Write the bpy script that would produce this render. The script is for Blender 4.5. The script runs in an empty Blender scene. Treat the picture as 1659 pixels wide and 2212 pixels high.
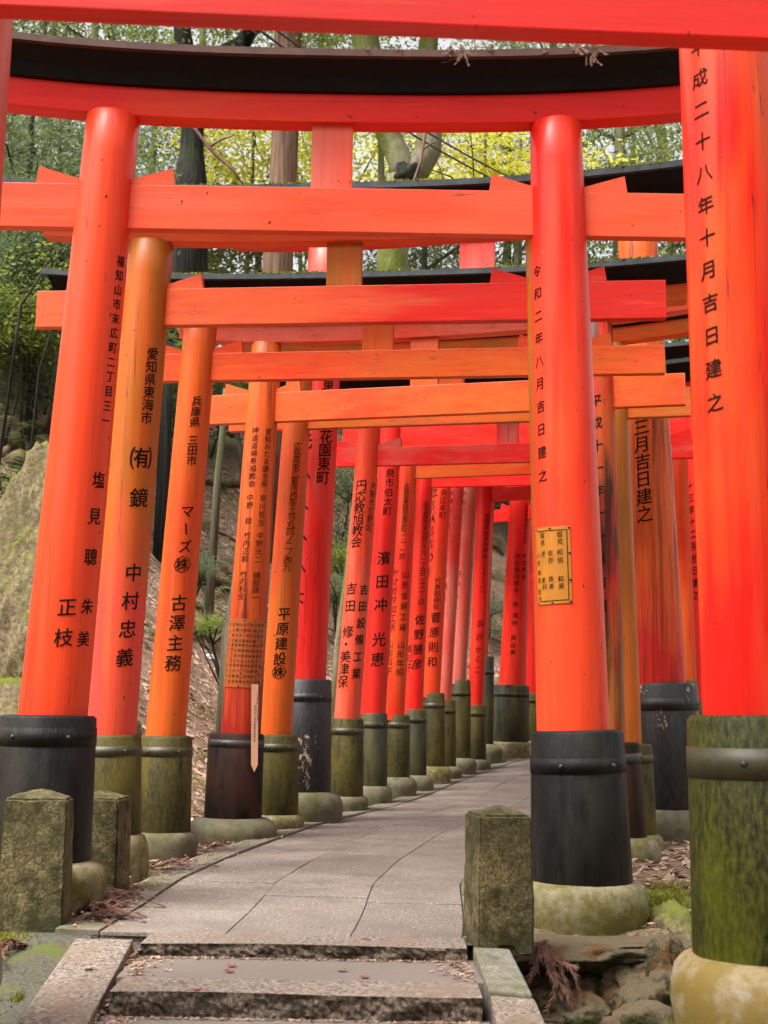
import bpy, bmesh, math, random
import numpy as np
from mathutils import Vector, Matrix

random.seed(7)
rng = np.random.default_rng(11)
scene = bpy.context.scene
COL = scene.collection

# ------------------------------------------------------------------ camera
FPX = 3000.0                      # focal length in units of the photograph's measuring grid (1659 x 2212)
PITCH = math.atan(434 / FPX)
ROLL = 0.017
CAM = np.array([0.0, 0.0, 1.5])
_F = np.array([0, math.cos(PITCH), math.sin(PITCH)])
_U0 = np.array([0, -math.sin(PITCH), math.cos(PITCH)])
_R0 = np.array([1.0, 0, 0])
_R = math.cos(ROLL) * _R0 + math.sin(ROLL) * _U0
_U = math.cos(ROLL) * _U0 - math.sin(ROLL) * _R0
cam_data = bpy.data.cameras.new("camera")
cam = bpy.data.objects.new("camera", cam_data)
COL.objects.link(cam)
cam_data.sensor_fit = 'VERTICAL'
cam_data.sensor_height = 36.0
cam_data.lens = FPX / 2212 * 36.0
cam_data.clip_end = 500
cam_data.dof.use_dof = True
cam_data.dof.focus_distance = 7.5
cam_data.dof.aperture_fstop = 5.6
m = Matrix(((_R[0], _U[0], -_F[0], CAM[0]), (_R[1], _U[1], -_F[1], CAM[1]), (_R[2], _U[2], -_F[2], CAM[2]), (0, 0, 0, 1)))
cam.matrix_world = m
scene.camera = cam

# ------------------------------------------------------------------ world, sun, exposure
SUN_EL, SUN_AZ = math.radians(60), math.radians(-128)     # azimuth from +Y, clockwise: high, to the left of the camera and behind it
w = bpy.data.worlds.new("World")
scene.world = w
w.use_nodes = True
nt = w.node_tree
nt.nodes.clear()
sky = nt.nodes.new("ShaderNodeTexSky")
sky.sky_type = 'NISHITA'
sky.sun_disc = False
sky.sun_elevation = SUN_EL
sky.sun_rotation = SUN_AZ
sky.air_density = 1.0
sky.dust_density = 7.0
sky.ozone_density = 1.0
hs = nt.nodes.new("ShaderNodeHueSaturation")
hs.inputs["Saturation"].default_value = 0.10
bg = nt.nodes.new("ShaderNodeBackground")
bg.inputs["Strength"].default_value = 0.135
out = nt.nodes.new("ShaderNodeOutputWorld")
nt.links.new(sky.outputs[0], hs.inputs["Color"])
nt.links.new(hs.outputs[0], bg.inputs[0])
nt.links.new(bg.outputs[0], out.inputs[0])
sl = bpy.data.lights.new("sun", 'SUN')
sl.energy = 1.9
sl.angle = math.radians(22)
sl.color = (1.0, 0.95, 0.88)
sun = bpy.data.objects.new("sun", sl)
COL.objects.link(sun)
d = Vector((math.sin(SUN_AZ) * math.cos(SUN_EL), math.cos(SUN_AZ) * math.cos(SUN_EL), math.sin(SUN_EL)))
sun.rotation_euler = d.to_track_quat('Z', 'Y').to_euler()
sun.location = d * 30
vs = scene.view_settings
vs.view_transform = 'Standard'
vs.look = 'None'
vs.exposure = 1.35
vs.gamma = 1.0
vs.use_curve_mapping = False
scene.cycles.use_denoising = True
scene.cycles.max_bounces = 10
scene.cycles.diffuse_bounces = 5
scene.cycles.transmission_bounces = 4
scene.cycles.use_adaptive_sampling = True

# ------------------------------------------------------------------ measuring helpers
def ray(x, y):
    v = _F + (x - 829.5) / FPX * _R - (y - 1106) / FPX * _U
    return v / v[1]

def at(x, y, Y):
    """The point of the place at distance Y ahead that the photograph shows at (x, y)."""
    return CAM + ray(x, y) * Y

def unit(v):
    return v / np.linalg.norm(v)

# ------------------------------------------------------------------ object helpers
def tag(o, label=None, cat=None, group=None, kind=None):
    if label: o["label"] = label
    if cat: o["category"] = cat
    if group: o["group"] = group
    if kind: o["kind"] = kind
    return o

def empty(name, loc):
    o = bpy.data.objects.new(name, None)
    o.empty_display_size = 0.1
    o.location = loc
    COL.objects.link(o)
    return o

def origin_of(o):
    v = Vector((0, 0, 0))
    while o is not None:
        v += o.location
        o = o.parent
    return v

def link(name, me, mat, parent=None, loc=None):
    o = bpy.data.objects.new(name, me)
    if mat is not None and not me.materials:
        me.materials.append(mat)
    if parent is not None: o.parent = parent
    if loc is not None: o.location = loc
    COL.objects.link(o)
    return o

def np_mesh(name, V, faces_flat, n, smooth=False):
    """A mesh from an (N,3) array and an (M,n) index array."""
    me = bpy.data.meshes.new(name)
    V = np.asarray(V, dtype=np.float32)
    Fa = np.asarray(faces_flat, dtype=np.int32)
    me.vertices.add(len(V))
    me.vertices.foreach_set("co", V.ravel())
    me.loops.add(Fa.size)
    me.loops.foreach_set("vertex_index", Fa.ravel())
    me.polygons.add(len(Fa))
    me.polygons.foreach_set("loop_start", np.arange(0, Fa.size, n, dtype=np.int32))
    me.polygons.foreach_set("loop_total", np.full(len(Fa), n, dtype=np.int32))
    if smooth:
        me.polygons.foreach_set("use_smooth", np.ones(len(Fa), dtype=bool))
    me.update(calc_edges=True)
    me.validate()
    return me

class MB:
    """Collects shapes in world coordinates; build() makes one mesh object of them."""
    def __init__(self):
        self.v = []; self.f = []; self.s = []
    def add(self, verts, faces, smooth=False):
        b = len(self.v)
        self.v += [tuple(map(float, p)) for p in verts]
        self.f += [tuple(b + i for i in fc) for fc in faces]
        self.s += [smooth] * len(faces)
        return b
    def lathe(self, p0, u, prof, seg=32, cap=True, smooth=True, wob=None):
        """PROF: [(distance along the axis, radius)]; the axis starts at p0 along unit vector u."""
        p0 = np.asarray(p0, float); u = unit(np.asarray(u, float))
        a = unit(np.cross(u, [0, 1, 0.0])); b = np.cross(u, a)
        vs_, fs = [], []
        for t, r in prof:
            for k in range(seg):
                th = 2 * math.pi * k / seg
                rr = r * (wob(th, t) if wob else 1)
                vs_.append(p0 + u * t + rr * (math.cos(th) * a + math.sin(th) * b))
        n = len(prof)
        for i in range(n - 1):
            for k in range(seg):
                k2 = (k + 1) % seg
                fs.append((i * seg + k, i * seg + k2, (i + 1) * seg + k2, (i + 1) * seg + k))
        self.add(vs_, fs, smooth)
        if cap:
            self.add(vs_[(n - 1) * seg:], [tuple(range(seg))])
            self.add(vs_[:seg], [tuple(range(seg - 1, -1, -1))])
    def sweep(self, pts, secs, nd, smooth=False, caps=True):
        """PTS: points of the spine; SECS: per point [(depth, height)]; nd: unit depth direction."""
        n = len(secs[0]); vs_ = []
        for p, sec in zip(pts, secs):
            for (v, h) in sec:
                vs_.append(np.asarray(p) + nd * v + np.array([0, 0, h]))
        fs = []
        for i in range(len(pts) - 1):
            for k in range(n):
                k2 = (k + 1) % n
                fs.append((i * n + k, (i + 1) * n + k, (i + 1) * n + k2, i * n + k2))
        self.add(vs_, fs, smooth)
        if caps:
            self.add(vs_[:n], [tuple(range(n))])
            self.add(vs_[-n:], [tuple(range(n - 1, -1, -1))])
    def hexa(self, p):
        """Box from 8 corners: bottom ring 0-3, top ring 4-7."""
        self.add(p, [(3, 2, 1, 0), (4, 5, 6, 7), (0, 1, 5, 4), (1, 2, 6, 5), (2, 3, 7, 6), (3, 0, 4, 7)])
    def tube(self, pts, radii, seg=8, wob=0.0, rnd=None):
        pts = [np.asarray(p, float) for p in pts]
        vs_, fs = [], []
        for i, p in enumerate(pts):
            t = unit(pts[min(i + 1, len(pts) - 1)] - pts[max(i - 1, 0)])
            ref = np.array([0, 0, 1.0]) if abs(t[2]) < 0.8 else np.array([0, 1.0, 0])
            a = unit(np.cross(t, ref)); b = np.cross(t, a)
            r = radii[i] if hasattr(radii, '__len__') else radii
            for k in range(seg):
                th = 2 * math.pi * k / seg
                q = r * (1 + (wob * (rnd or random).uniform(-1, 1) if wob else 0))
                vs_.append(p + q * (math.cos(th) * a + math.sin(th) * b))
        for i in range(len(pts) - 1):
            for k in range(seg):
                k2 = (k + 1) % seg
                fs.append((i * seg + k, i * seg + k2, (i + 1) * seg + k2, (i + 1) * seg + k))
        fs.append(tuple(range(seg - 1, -1, -1)))
        L = len(pts) - 1
        fs.append(tuple(L * seg + k for k in range(seg)))
        self.add(vs_, fs, True)
    def build(self, name, mat, parent=None, bevel=0.0, loc=None):
        o0 = origin_of(parent) if parent is not None else Vector(loc or (0, 0, 0))
        me = bpy.data.meshes.new(name)
        me.from_pydata([(x - o0.x, y - o0.y, z - o0.z) for x, y, z in self.v], [], self.f)
        me.polygons.foreach_set("use_smooth", self.s)
        me.update()
        if bevel:
            bm = bmesh.new(); bm.from_mesh(me)
            es = [e for e in bm.edges if len(e.link_faces) == 2 and e.calc_face_angle(0) > 0.5]
            bmesh.ops.bevel(bm, geom=es, offset=bevel, segments=2, affect='EDGES', profile=0.6)
            bm.to_mesh(me); bm.free()
        ob = link(name, me, mat, parent)
        if parent is None: ob.location = o0
        return ob

# ------------------------------------------------------------------ material helpers
class NT:
    def __init__(self, name):
        self.m = bpy.data.materials.new(name)
        self.m.use_nodes = True
        self.t = self.m.node_tree
        self.t.nodes.clear()
        self.out = self.n("ShaderNodeOutputMaterial")
    def n(self, k, **kw):
        x = self.t.nodes.new(k)
        for a, b in kw.items(): setattr(x, a, b)
        return x
    def l(self, a, b): self.t.links.new(a, b)
    def coord(self, scale=(1, 1, 1), kind="Object", off=(0, 0, 0), rot=(0, 0, 0)):
        c = self.n("ShaderNodeTexCoord")
        mp = self.n("ShaderNodeMapping")
        mp.inputs["Scale"].default_value = scale
        mp.inputs["Location"].default_value = off
        mp.inputs["Rotation"].default_value = rot
        self.l(c.outputs[kind], mp.inputs[0])
        return mp.outputs[0]
    def noise(self, vec, scale=1, detail=4, rough=0.55, dist=0.0):
        x = self.n("ShaderNodeTexNoise")
        x.inputs["Scale"].default_value = scale
        x.inputs["Detail"].default_value = detail
        x.inputs["Roughness"].default_value = rough
        x.inputs["Distortion"].default_value = dist
        self.l(vec, x.inputs["Vector"])
        return x.outputs[0]
    def ramp(self, fac, a, b, c0=0.0, c1=1.0):
        x = self.n("ShaderNodeMapRange")
        x.inputs[1].default_value = a; x.inputs[2].default_value = b
        x.inputs[3].default_value = c0; x.inputs[4].default_value = c1
        self.l(fac, x.inputs[0])
        return x.outputs[0]
    def math(self, op, a, b):
        x = self.n("ShaderNodeMath", operation=op)
        for i, v in enumerate((a, b)):
            if isinstance(v, (int, float)): x.inputs[i].default_value = v
            else: self.l(v, x.inputs[i])
        return x.outputs[0]
    def mix(self, fac, a, b):
        x = self.n("ShaderNodeMix", data_type='RGBA')
        for i, v in ((0, fac), (6, a), (7, b)):
            if isinstance(v, (int, float)): x.inputs[i].default_value = v
            elif isinstance(v, tuple): x.inputs[i].default_value = (*v, 1) if len(v) == 3 else v
            else: self.l(v, x.inputs[i])
        return x.outputs[2]
    def rnd(self):
        return self.n("ShaderNodeObjectInfo").outputs["Random"]
    def finish(self, col, rough=0.6, bump=None, strength=0.3, dist=0.01, spec=0.5, metallic=0.0, coat=0.0):
        b = self.n("ShaderNodeBsdfPrincipled")
        if isinstance(col, tuple): b.inputs["Base Color"].default_value = (*col, 1)
        else: self.l(col, b.inputs["Base Color"])
        if isinstance(rough, (int, float)): b.inputs["Roughness"].default_value = rough
        else: self.l(rough, b.inputs["Roughness"])
        b.inputs["Specular IOR Level"].default_value = spec
        b.inputs["Metallic"].default_value = metallic
        b.inputs["Coat Weight"].default_value = coat
        if bump is not None:
            x = self.n("ShaderNodeBump")
            x.inputs["Strength"].default_value = strength
            x.inputs["Distance"].default_value = dist
            self.l(bump, x.inputs["Height"])
            self.l(x.outputs[0], b.inputs["Normal"])
        self.l(b.outputs[0], self.out.inputs[0])
        return self.m

RED = (0.82, 0.014, 0.009)
CORAL = (0.83, 0.066, 0.017)
ORANGE = (0.70, 0.115, 0.014)
OCHRE = (0.40, 0.13, 0.010)
PINK = (0.66, 0.17, 0.12)
WORN = (0.085, 0.012, 0.006)

_verm = {}
def vermilion(first=RED, second=ORANGE, amt=0.3, dark=0.1, axis='z', seed=0.0, rough=0.36, third=OCHRE, amt3=0.0, med_=0.30, grad=None, soft=0.10):
    key = (first, second, amt, dark, axis, seed, rough, third, amt3, med_, grad, soft)
    if key in _verm: return _verm[key]
    t = NT("vermilion_paint")
    st = (16, 16, 0.8) if axis == 'z' else (0.8, 12, 12)
    pt = (2.2, 2.2, 0.7) if axis == 'z' else (0.9, 2.2, 3.0)
    fn = (120, 120, 4) if axis == 'z' else (4, 90, 90)
    o = (seed * 3.7, seed * 1.9, seed * 5.3)
    grain = t.noise(t.coord(st, off=o), 1, 6, 0.6)
    patch = t.noise(t.coord(pt, off=o), 1, 3, 0.55)
    fine = t.noise(t.coord(fn, off=o), 1, 3, 0.6)
    speck = t.noise(t.coord((38, 38, 22), off=o), 1, 2, 0.5)
    mixv = t.math('ADD', t.math('MULTIPLY', patch, 0.75), t.math('MULTIPLY', grain, 0.25))
    if grad:                                     # weathering that runs along the timber: (axis, from, to, bias at from, bias at to)
        sx = t.n('ShaderNodeSeparateXYZ'); t.l(t.coord(), sx.inputs[0])
        mixv = t.math('ADD', mixv, t.ramp(sx.outputs[grad[0]], grad[1], grad[2], grad[3], grad[4]))
    lo = 0.72 - 0.5 * amt
    col = t.mix(t.ramp(mixv, lo - soft, lo + soft), first, second)
    if amt3:
        p2 = t.noise(t.coord(pt, off=(o[0] + 9, o[1] + 4, o[2] + 2)), 1.4, 4, 0.6, 0.4)
        l3 = 0.72 - 0.5 * amt3
        col = t.mix(t.ramp(t.math('ADD', t.math('MULTIPLY', p2, 0.6), t.math('MULTIPLY', grain, 0.4)), l3 - 0.08, l3 + 0.10), col, third)
    if dark:
        g2 = t.noise(t.coord((st[0] * 1.4, st[1] * 1.4, st[2] * 0.9), off=(o[0] + 2, o[1] + 7, o[2])), 1, 7, 0.65, 0.6)
        ld = 0.80 - 0.35 * dark
        col = t.mix(t.ramp(g2, ld - 0.05, ld + 0.10), col, WORN)
    med = t.noise(t.coord((46, 46, 1.6) if axis == 'z' else (1.6, 30, 34), off=o), 1, 5, 0.6, 0.3)
    col = t.mix(t.ramp(med, 0.50, 0.70, 0, med_), col, (0.30, 0.022, 0.010))
    col = t.mix(t.ramp(med, 0.44, 0.28, 0, med_ * .5), col, (0.85, 0.24, 0.12))
    col = t.mix(t.ramp(speck, 0.735, 0.76), col, (0.06, 0.015, 0.008))
    col = t.mix(t.ramp(fine, 0.3, 0.7, 0.0, 0.13), col, (0.50, 0.02, 0.012))
    rg = t.ramp(grain, 0.3, 0.75, rough - 0.06, rough + 0.2)
    bmp = t.math('ADD', t.math('MULTIPLY', fine, 0.5), t.math('MULTIPLY', grain, 0.6))
    ck = t.noise(t.coord((26, 26, 0.22) if axis == 'z' else (0.22, 26, 26), off=(o[0] + 1, o[1] + 3, o[2] + 8)), 1, 3, 0.5)
    gate = t.noise(t.coord((3, 3, 1.1) if axis == 'z' else (1.1, 3, 3), off=(o[0] + 4, o[1], o[2] + 1)), 1, 2, 0.5)
    line = t.math('MULTIPLY', t.ramp(t.math('ABSOLUTE', t.math('SUBTRACT', ck, 0.5), 0.0), 0.0045, 0.0015), t.ramp(gate, 0.52, 0.58))
    col = t.mix(t.math('MULTIPLY', line, 0.8), col, (0.07, 0.012, 0.006))
    chip = t.noise(t.coord((17, 17, 5) if axis == 'z' else (5, 17, 17), off=(o[0] + 6, o[1] + 2, o[2] + 5)), 1, 6, 0.7)
    col = t.mix(t.ramp(chip, 0.685, 0.70), col, (0.34, 0.10, 0.035))
    bmp = t.math('SUBTRACT', bmp, line)
    _verm[key] = t.finish(col, rg, bmp, 0.28, 0.004, spec=0.33)
    return _verm[key]

def sleeve_mat(name, base, stain, amt, rough=0.5, dark=(0.010, 0.009, 0.008), seed=0, big=(4, 4, 1.6)):
    t = NT(name)
    o = (seed * 2.3, seed * 4.1, seed)
    a = t.noise(t.coord(big, off=o), 1, 4, 0.6, 0.2)
    b = t.noise(t.coord((9, 9, 2.2), off=o), 1, 6, 0.6, 0.2)
    c = t.noise(t.coord((90, 90, 30), off=o), 1, 3, 0.6)
    lo = 0.72 - 0.45 * amt
    col = t.mix(t.ramp(a, lo - 0.12, lo + 0.12), base, stain)
    col = t.mix(t.ramp(b, 0.54, 0.68), col, dark)
    col = t.mix(t.ramp(c, 0.35, 0.75, 0, 0.35), col, tuple(x * 1.8 + 0.01 for x in base))
    return t.finish(col, t.ramp(b, 0.3, 0.7, rough - 0.08, rough + 0.2), t.math('ADD', b, c), 0.5, 0.006, spec=0.16)

M = {}
M['sleeve_black'] = sleeve_mat("black_sleeve_metal", (0.006, 0.006, 0.006), (0.030, 0.027, 0.020), 0.45, 0.5, (0.003, 0.003, 0.003))
M['sleeve_olive'] = sleeve_mat("olive_sleeve_metal", (0.095, 0.076, 0.013), (0.022, 0.021, 0.009), 0.56, 0.5, seed=3)
M['sleeve_green'] = sleeve_mat("green_sleeve_metal", (0.105, 0.112, 0.006), (0.013, 0.014, 0.005), 0.72, 0.45, seed=5, big=(2.0, 2.0, 0.5))
M['sleeve_grey'] = sleeve_mat("grey_sleeve_metal", (0.028, 0.030, 0.022), (0.070, 0.062, 0.018), 0.5, 0.5, seed=8)
M['sleeve_char'] = sleeve_mat("charred_sleeve_wood", (0.008, 0.007, 0.006), (0.060, 0.020, 0.010), 0.42, 0.6, (0.003, 0.003, 0.003), seed=2)

def peeled():
    t = NT("peeling_black_sleeve")
    b = t.noise(t.coord((34, 34, 18)), 1, 6, 0.7, 0.6)
    c = t.noise(t.coord((40, 40, 12)), 1, 4, 0.6)
    z = t.noise(t.coord((3, 3, 2)), 1, 2, 0.5)
    col = t.mix(t.ramp(c, 0.35, 0.7), (0.005, 0.005, 0.006), (0.024, 0.023, 0.022))
    col = t.mix(t.ramp(t.math('MULTIPLY', b, z), 0.345, 0.357), col, (0.42, 0.30, 0.20))
    return t.finish(col, 0.5, t.math('ADD', b, c), 0.5, 0.006)
M['sleeve_peel'] = peeled()

def stone(name, c0, c1, moss, mossamt, scale=1.0, spec_scale=140, bumps=0.5, lichen=None, rough=0.85, up=None):
    t = NT(name)
    big = t.noise(t.coord((4 * scale,) * 3), 1, 5, 0.6, 0.3)
    mid = t.noise(t.coord((18 * scale,) * 3), 1, 5, 0.65)
    fine = t.noise(t.coord((spec_scale,) * 3), 1, 3, 0.65)
    col = t.mix(t.ramp(fine, 0.36, 0.64), c0, c1)
    lo = 0.75 - 0.5 * mossamt
    col = t.mix(t.ramp(t.math('ADD', t.math('MULTIPLY', big, 0.6), t.math('MULTIPLY', mid, 0.4)), lo - 0.07, lo + 0.09), col, moss)
    if up:
        ge = t.n('ShaderNodeNewGeometry'); sx = t.n('ShaderNodeSeparateXYZ'); t.l(ge.outputs['Normal'], sx.inputs[0])
        col = t.mix(t.ramp(t.math('ADD', sx.outputs[2], t.math('MULTIPLY', t.math('SUBTRACT', mid, 0.5), 1.6)), 0.25, 0.6), col, up)
    if lichen:
        l2 = t.noise(t.coord((5 * scale,) * 3, off=(5, 3, 1)), 1, 4, 0.6, 0.5)
        col = t.mix(t.ramp(l2, 0.56, 0.66), col, lichen)
    col = t.mix(t.ramp(mid, 0.60, 0.78, 0, 0.7), col, tuple(x * 0.3 for x in c0))  # random dark blotches; on the rocks they paint in shaded cavities
    return t.finish(col, rough, t.math('ADD', t.math('MULTIPLY', fine, 0.5), mid), bumps, 0.008, spec=0.3)

M['base_stone'] = stone("mossy_base_stone", (0.20, 0.165, 0.10), (0.30, 0.26, 0.18), (0.115, 0.098, 0.016), 0.56, 1.1, 120, 0.3, rough=0.62)
M['base_stone_grey'] = stone("grey_base_stone", (0.115, 0.103, 0.066), (0.17, 0.155, 0.105), (0.080, 0.070, 0.022), 0.5, 0.8, 120, 0.3, rough=0.7)
M['base_stone_gold'] = stone("lichened_base_stone", (0.30, 0.26, 0.20), (0.40, 0.36, 0.29), (0.19, 0.13, 0.03), 0.55, 0.7, 110, 0.25, lichen=(0.42, 0.22, 0.02), rough=0.6)
M['bollard'] = stone("speckled_mossy_granite", (0.060, 0.050, 0.020), (0.235, 0.185, 0.085), (0.040, 0.038, 0.012), 0.55, 1.2, 95, 0.8)
M['granite'] = stone("pale_granite", (0.065, 0.053, 0.043), (0.32, 0.265, 0.215), (0.185, 0.13, 0.09), 0.40, 0.9, 70, 0.6)
M['granite_rough'] = stone("rough_granite_face", (0.018, 0.013, 0.010), (0.26, 0.20, 0.15), (0.030, 0.022, 0.012), 0.5, 1.6, 60, 1.0)
M['granite_grey'] = stone("green_grey_granite", (0.125, 0.112, 0.088), (0.26, 0.245, 0.20), (0.10, 0.10, 0.045), 0.4, 0.8, 90, 0.4)
M['rock'] = stone("craggy_brown_rock", (0.014, 0.009, 0.005), (0.125, 0.085, 0.045), (0.030, 0.036, 0.008), 0.58, 2.0, 36, 1.0, lichen=(0.10, 0.045, 0.012), up=(0.105, 0.080, 0.045))
M['rock_moss'] = stone("mossy_boulder", (0.13, 0.095, 0.05), (0.27, 0.215, 0.135), (0.12, 0.105, 0.03), 0.40, 1.0, 40, 0.9, up=(0.105, 0.120, 0.010))
M['boulder'] = stone("tan_boulder", (0.095, 0.072, 0.038), (0.27, 0.215, 0.125), (0.135, 0.115, 0.045), 0.45, 1.6, 45, 1.0, up=(0.12, 0.125, 0.020))
M['tablet'] = stone("grey_stone_tablet", (0.20, 0.21, 0.17), (0.27, 0.27, 0.22), (0.17, 0.19, 0.12), 0.4, 1, 60, 0.3)

def slab_mat():
    t = NT("path_slab_stone")
    r = t.rnd()
    f1 = t.noise(t.coord((75, 75, 75)), 1, 2, 0.6)
    f2 = t.noise(t.coord((130, 130, 130)), 1, 2, 0.5)
    big = t.noise(t.coord((3, 3, 3)), 1, 5, 0.6)
    base = t.mix(r, (0.150, 0.124, 0.104), (0.235, 0.197, 0.168))
    col = t.mix(t.ramp(f1, 0.52, 0.68, 0, 0.8), base, (0.44, 0.39, 0.345))
    col = t.mix(t.ramp(f2, 0.50, 0.68, 0, 0.75), col, (0.085, 0.065, 0.052))
    col = t.mix(t.ramp(big, 0.42, 0.66, 0, 0.6), col, (0.115, 0.094, 0.070))
    return t.finish(col, 0.8, t.math('ADD', f1, f2), 0.3, 0.003, spec=0.35)
M['slab'] = slab_mat()
def concrete():
    t = NT("tread_concrete")
    f1 = t.noise(t.coord((150, 150, 150)), 1, 3, 0.6)
    big = t.noise(t.coord((4, 4, 4)), 1, 5, 0.6)
    col = t.mix(t.ramp(f1, 0.35, 0.7), (0.135, 0.111, 0.092), (0.205, 0.170, 0.143))
    col = t.mix(t.ramp(big, 0.5, 0.75, 0, 0.5), col, (0.14, 0.115, 0.09))
    return t.finish(col, 0.85, f1, 0.3, 0.003)
M['concrete'] = concrete()
M['joint'] = stone('path_joint_sand', (0.045, 0.036, 0.028), (0.12, 0.10, 0.08), (0.055, 0.060, 0.02), 0.45, 1.0, 90, 0.5)
M['kerb'] = stone("mossy_kerb_stone", (0.13, 0.112, 0.092), (0.215, 0.188, 0.158), (0.105, 0.105, 0.045), 0.45, 0.6, 110, 0.4)

def ground_mat():
    t = NT("forest_floor")
    n1 = t.noise(t.coord((0.9, 0.9, 0.9)), 1, 5, 0.6)
    n2 = t.noise(t.coord((9, 9, 9)), 1, 6, 0.7)
    n3 = t.noise(t.coord((45, 45, 45)), 1, 4, 0.7)
    col = t.mix(t.ramp(n3, 0.3, 0.7), (0.09, 0.055, 0.034), (0.42, 0.285, 0.195))
    col = t.mix(t.ramp(n2, 0.5, 0.72), col, (0.13, 0.078, 0.050))
    col = t.mix(t.ramp(t.math('ADD', t.math('MULTIPLY', n1, 0.7), t.math('MULTIPLY', n2, 0.3)), 0.55, 0.62, 0, 0.85), col, (0.10, 0.125, 0.020))
    return t.finish(col, 0.95, t.math('ADD', n2, n3), 1.0, 0.03, spec=0.2)
M['ground'] = ground_mat()
def apron_mat():
    t = NT("mossy_concrete_apron")
    n1 = t.noise(t.coord((2.4, 2.4, 2.4)), 1, 6, 0.65, 0.4)
    n3 = t.noise(t.coord((70, 70, 70)), 1, 4, 0.7)
    col = t.mix(t.ramp(n3, 0.35, 0.7), (0.042, 0.038, 0.028), (0.135, 0.122, 0.095))
    col = t.mix(t.ramp(n1, 0.50, 0.60), col, (0.085, 0.105, 0.014))
    return t.finish(col, 0.9, n3, 0.6, 0.01, spec=0.25)
M['apron'] = apron_mat()

def simple(name, col, rough=0.6, var=0.0, scale=20, col2=None, spec=0.5, metallic=0.0, bump=0.0):
    t = NT(name)
    n = t.noise(t.coord((scale,) * 3), 1, 5, 0.6)
    c = t.mix(t.ramp(n, 0.35, 0.7), col, col2 or tuple(x * (1 - var) for x in col))
    return t.finish(c, rough, n if bump else None, bump or 0.1, 0.01, spec=spec, metallic=metallic)
M['ink'] = simple("black_lettering", (0.0035, 0.003, 0.0025), 0.7, 0, 26, (0.030, 0.017, 0.008), spec=0.08)
M['iron'] = simple("black_iron_band", (0.020, 0.020, 0.020), 0.4, 0, 30, (0.05, 0.045, 0.035), bump=0.2)
M['iron_olive'] = simple("olive_iron_band", (0.055, 0.048, 0.014), 0.5, 0, 30, (0.028, 0.026, 0.012), bump=0.2)
M['iron_dark'] = simple("rusty_iron_band", (0.055, 0.048, 0.038), 0.5, 0, 30, (0.03, 0.026, 0.022), bump=0.2)
M['bolt'] = simple("bolt_head", (0.03, 0.028, 0.025), 0.4, 0.3)
M['kasagi'] = simple("black_roof_beam", (0.005, 0.0045, 0.0045), 0.6, 0, 12, (0.010, 0.008, 0.008), spec=0.15)
M['cap_slate'] = simple("dark_slate_cap", (0.030, 0.036, 0.040), 0.5, 0, 18, (0.060, 0.070, 0.072), bump=0.25, spec=.3)
M['cap_copper'] = simple("brown_copper_cap", (0.10, 0.045, 0.032), 0.55, 0, 10, (0.05, 0.026, 0.02), bump=0.15, spec=.25)
M['plaque'] = simple("bronze_plaque", (0.46, 0.17, 0.016), 0.35, 0, 14, (0.36, 0.14, 0.014), spec=0.6)
M['plaque_red'] = simple("copper_plaque", (0.42, 0.12, 0.03), 0.32, 0, 9, (0.52, 0.09, 0.02), spec=0.6)
M['raw_wood'] = simple("bare_pale_wood", (0.62, 0.34, 0.22), 0.6, 0, 30, (0.55, 0.29, 0.17))
M['cedar_bark'] = None
def bark(name, c0, c1, moss=None, mossamt=0.3, sc=(9, 9, 0.9)):
    t = NT(name)
    a = t.noise(t.coord((sc[0] * 2, sc[1] * 2, sc[2])), 1, 7, 0.65, 0.4)
    b = t.noise(t.coord((2, 2, 1.0)), 1, 4, 0.6)
    col = t.mix(t.ramp(a, 0.36, 0.62), c0, c1)
    if moss:
        lo = 0.72 - 0.5 * mossamt
        col = t.mix(t.ramp(b, lo - 0.08, lo + 0.08), col, moss)
    return t.finish(col, 0.95, a, 0.9, 0.04, spec=0.2)
M['cedar_bark'] = bark("cedar_bark", (0.085, 0.045, 0.028), (0.25, 0.150, 0.10))
M['dark_bark'] = bark("dark_bark", (0.010, 0.010, 0.009), (0.040, 0.038, 0.032), (0.05, 0.06, 0.03), 0.25)
M['pale_bark'] = bark("pale_mossy_bark", (0.15, 0.13, 0.075), (0.27, 0.24, 0.155), (0.10, 0.12, 0.018), 0.45, (4, 4, 3))
M['grey_bark'] = bark("grey_bark", (0.07, 0.062, 0.040), (0.17, 0.155, 0.105), (0.085, 0.095, 0.03), 0.35)
M['log_bark'] = bark("rotten_log_bark", (0.030, 0.020, 0.013), (0.16, 0.105, 0.06), (0.09, 0.09, 0.02), 0.3, (3, 3, 3))
M['twig'] = simple("red_brown_twig", (0.085, 0.032, 0.022), 0.7, 0, 30, (0.15, 0.065, 0.042))
M['cable'] = simple("black_cable", (0.02, 0.02, 0.02), 0.5, 0.2)

def leaf(name, c0, c1, trans=0.45, rough=0.5):
    t = NT(name)
    n = t.noise(t.coord((1.1, 1.1, 1.1)), 1, 3, 0.6)
    n2 = t.noise(t.coord((30, 30, 30)), 1, 2, 0.6)
    col = t.mix(t.ramp(t.math('ADD', t.math('MULTIPLY', n, 0.5), t.math('MULTIPLY', n2, 0.5)), 0.36, 0.64), c0, c1)
    b = t.n("ShaderNodeBsdfPrincipled")
    t.l(col, b.inputs["Base Color"])
    b.inputs["Roughness"].default_value = rough
    b.inputs["Specular IOR Level"].default_value = 0.35
    tr = t.n("ShaderNodeBsdfTranslucent")
    t.l(t.mix(0.25, col, (0.45, 0.5, 0.05)), tr.inputs[0])
    mx = t.n("ShaderNodeMixShader")
    mx.inputs[0].default_value = trans
    t.l(b.outputs[0], mx.inputs[1]); t.l(tr.outputs[0], mx.inputs[2])
    t.l(mx.outputs[0], t.out.inputs[0])
    return t.m
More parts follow.
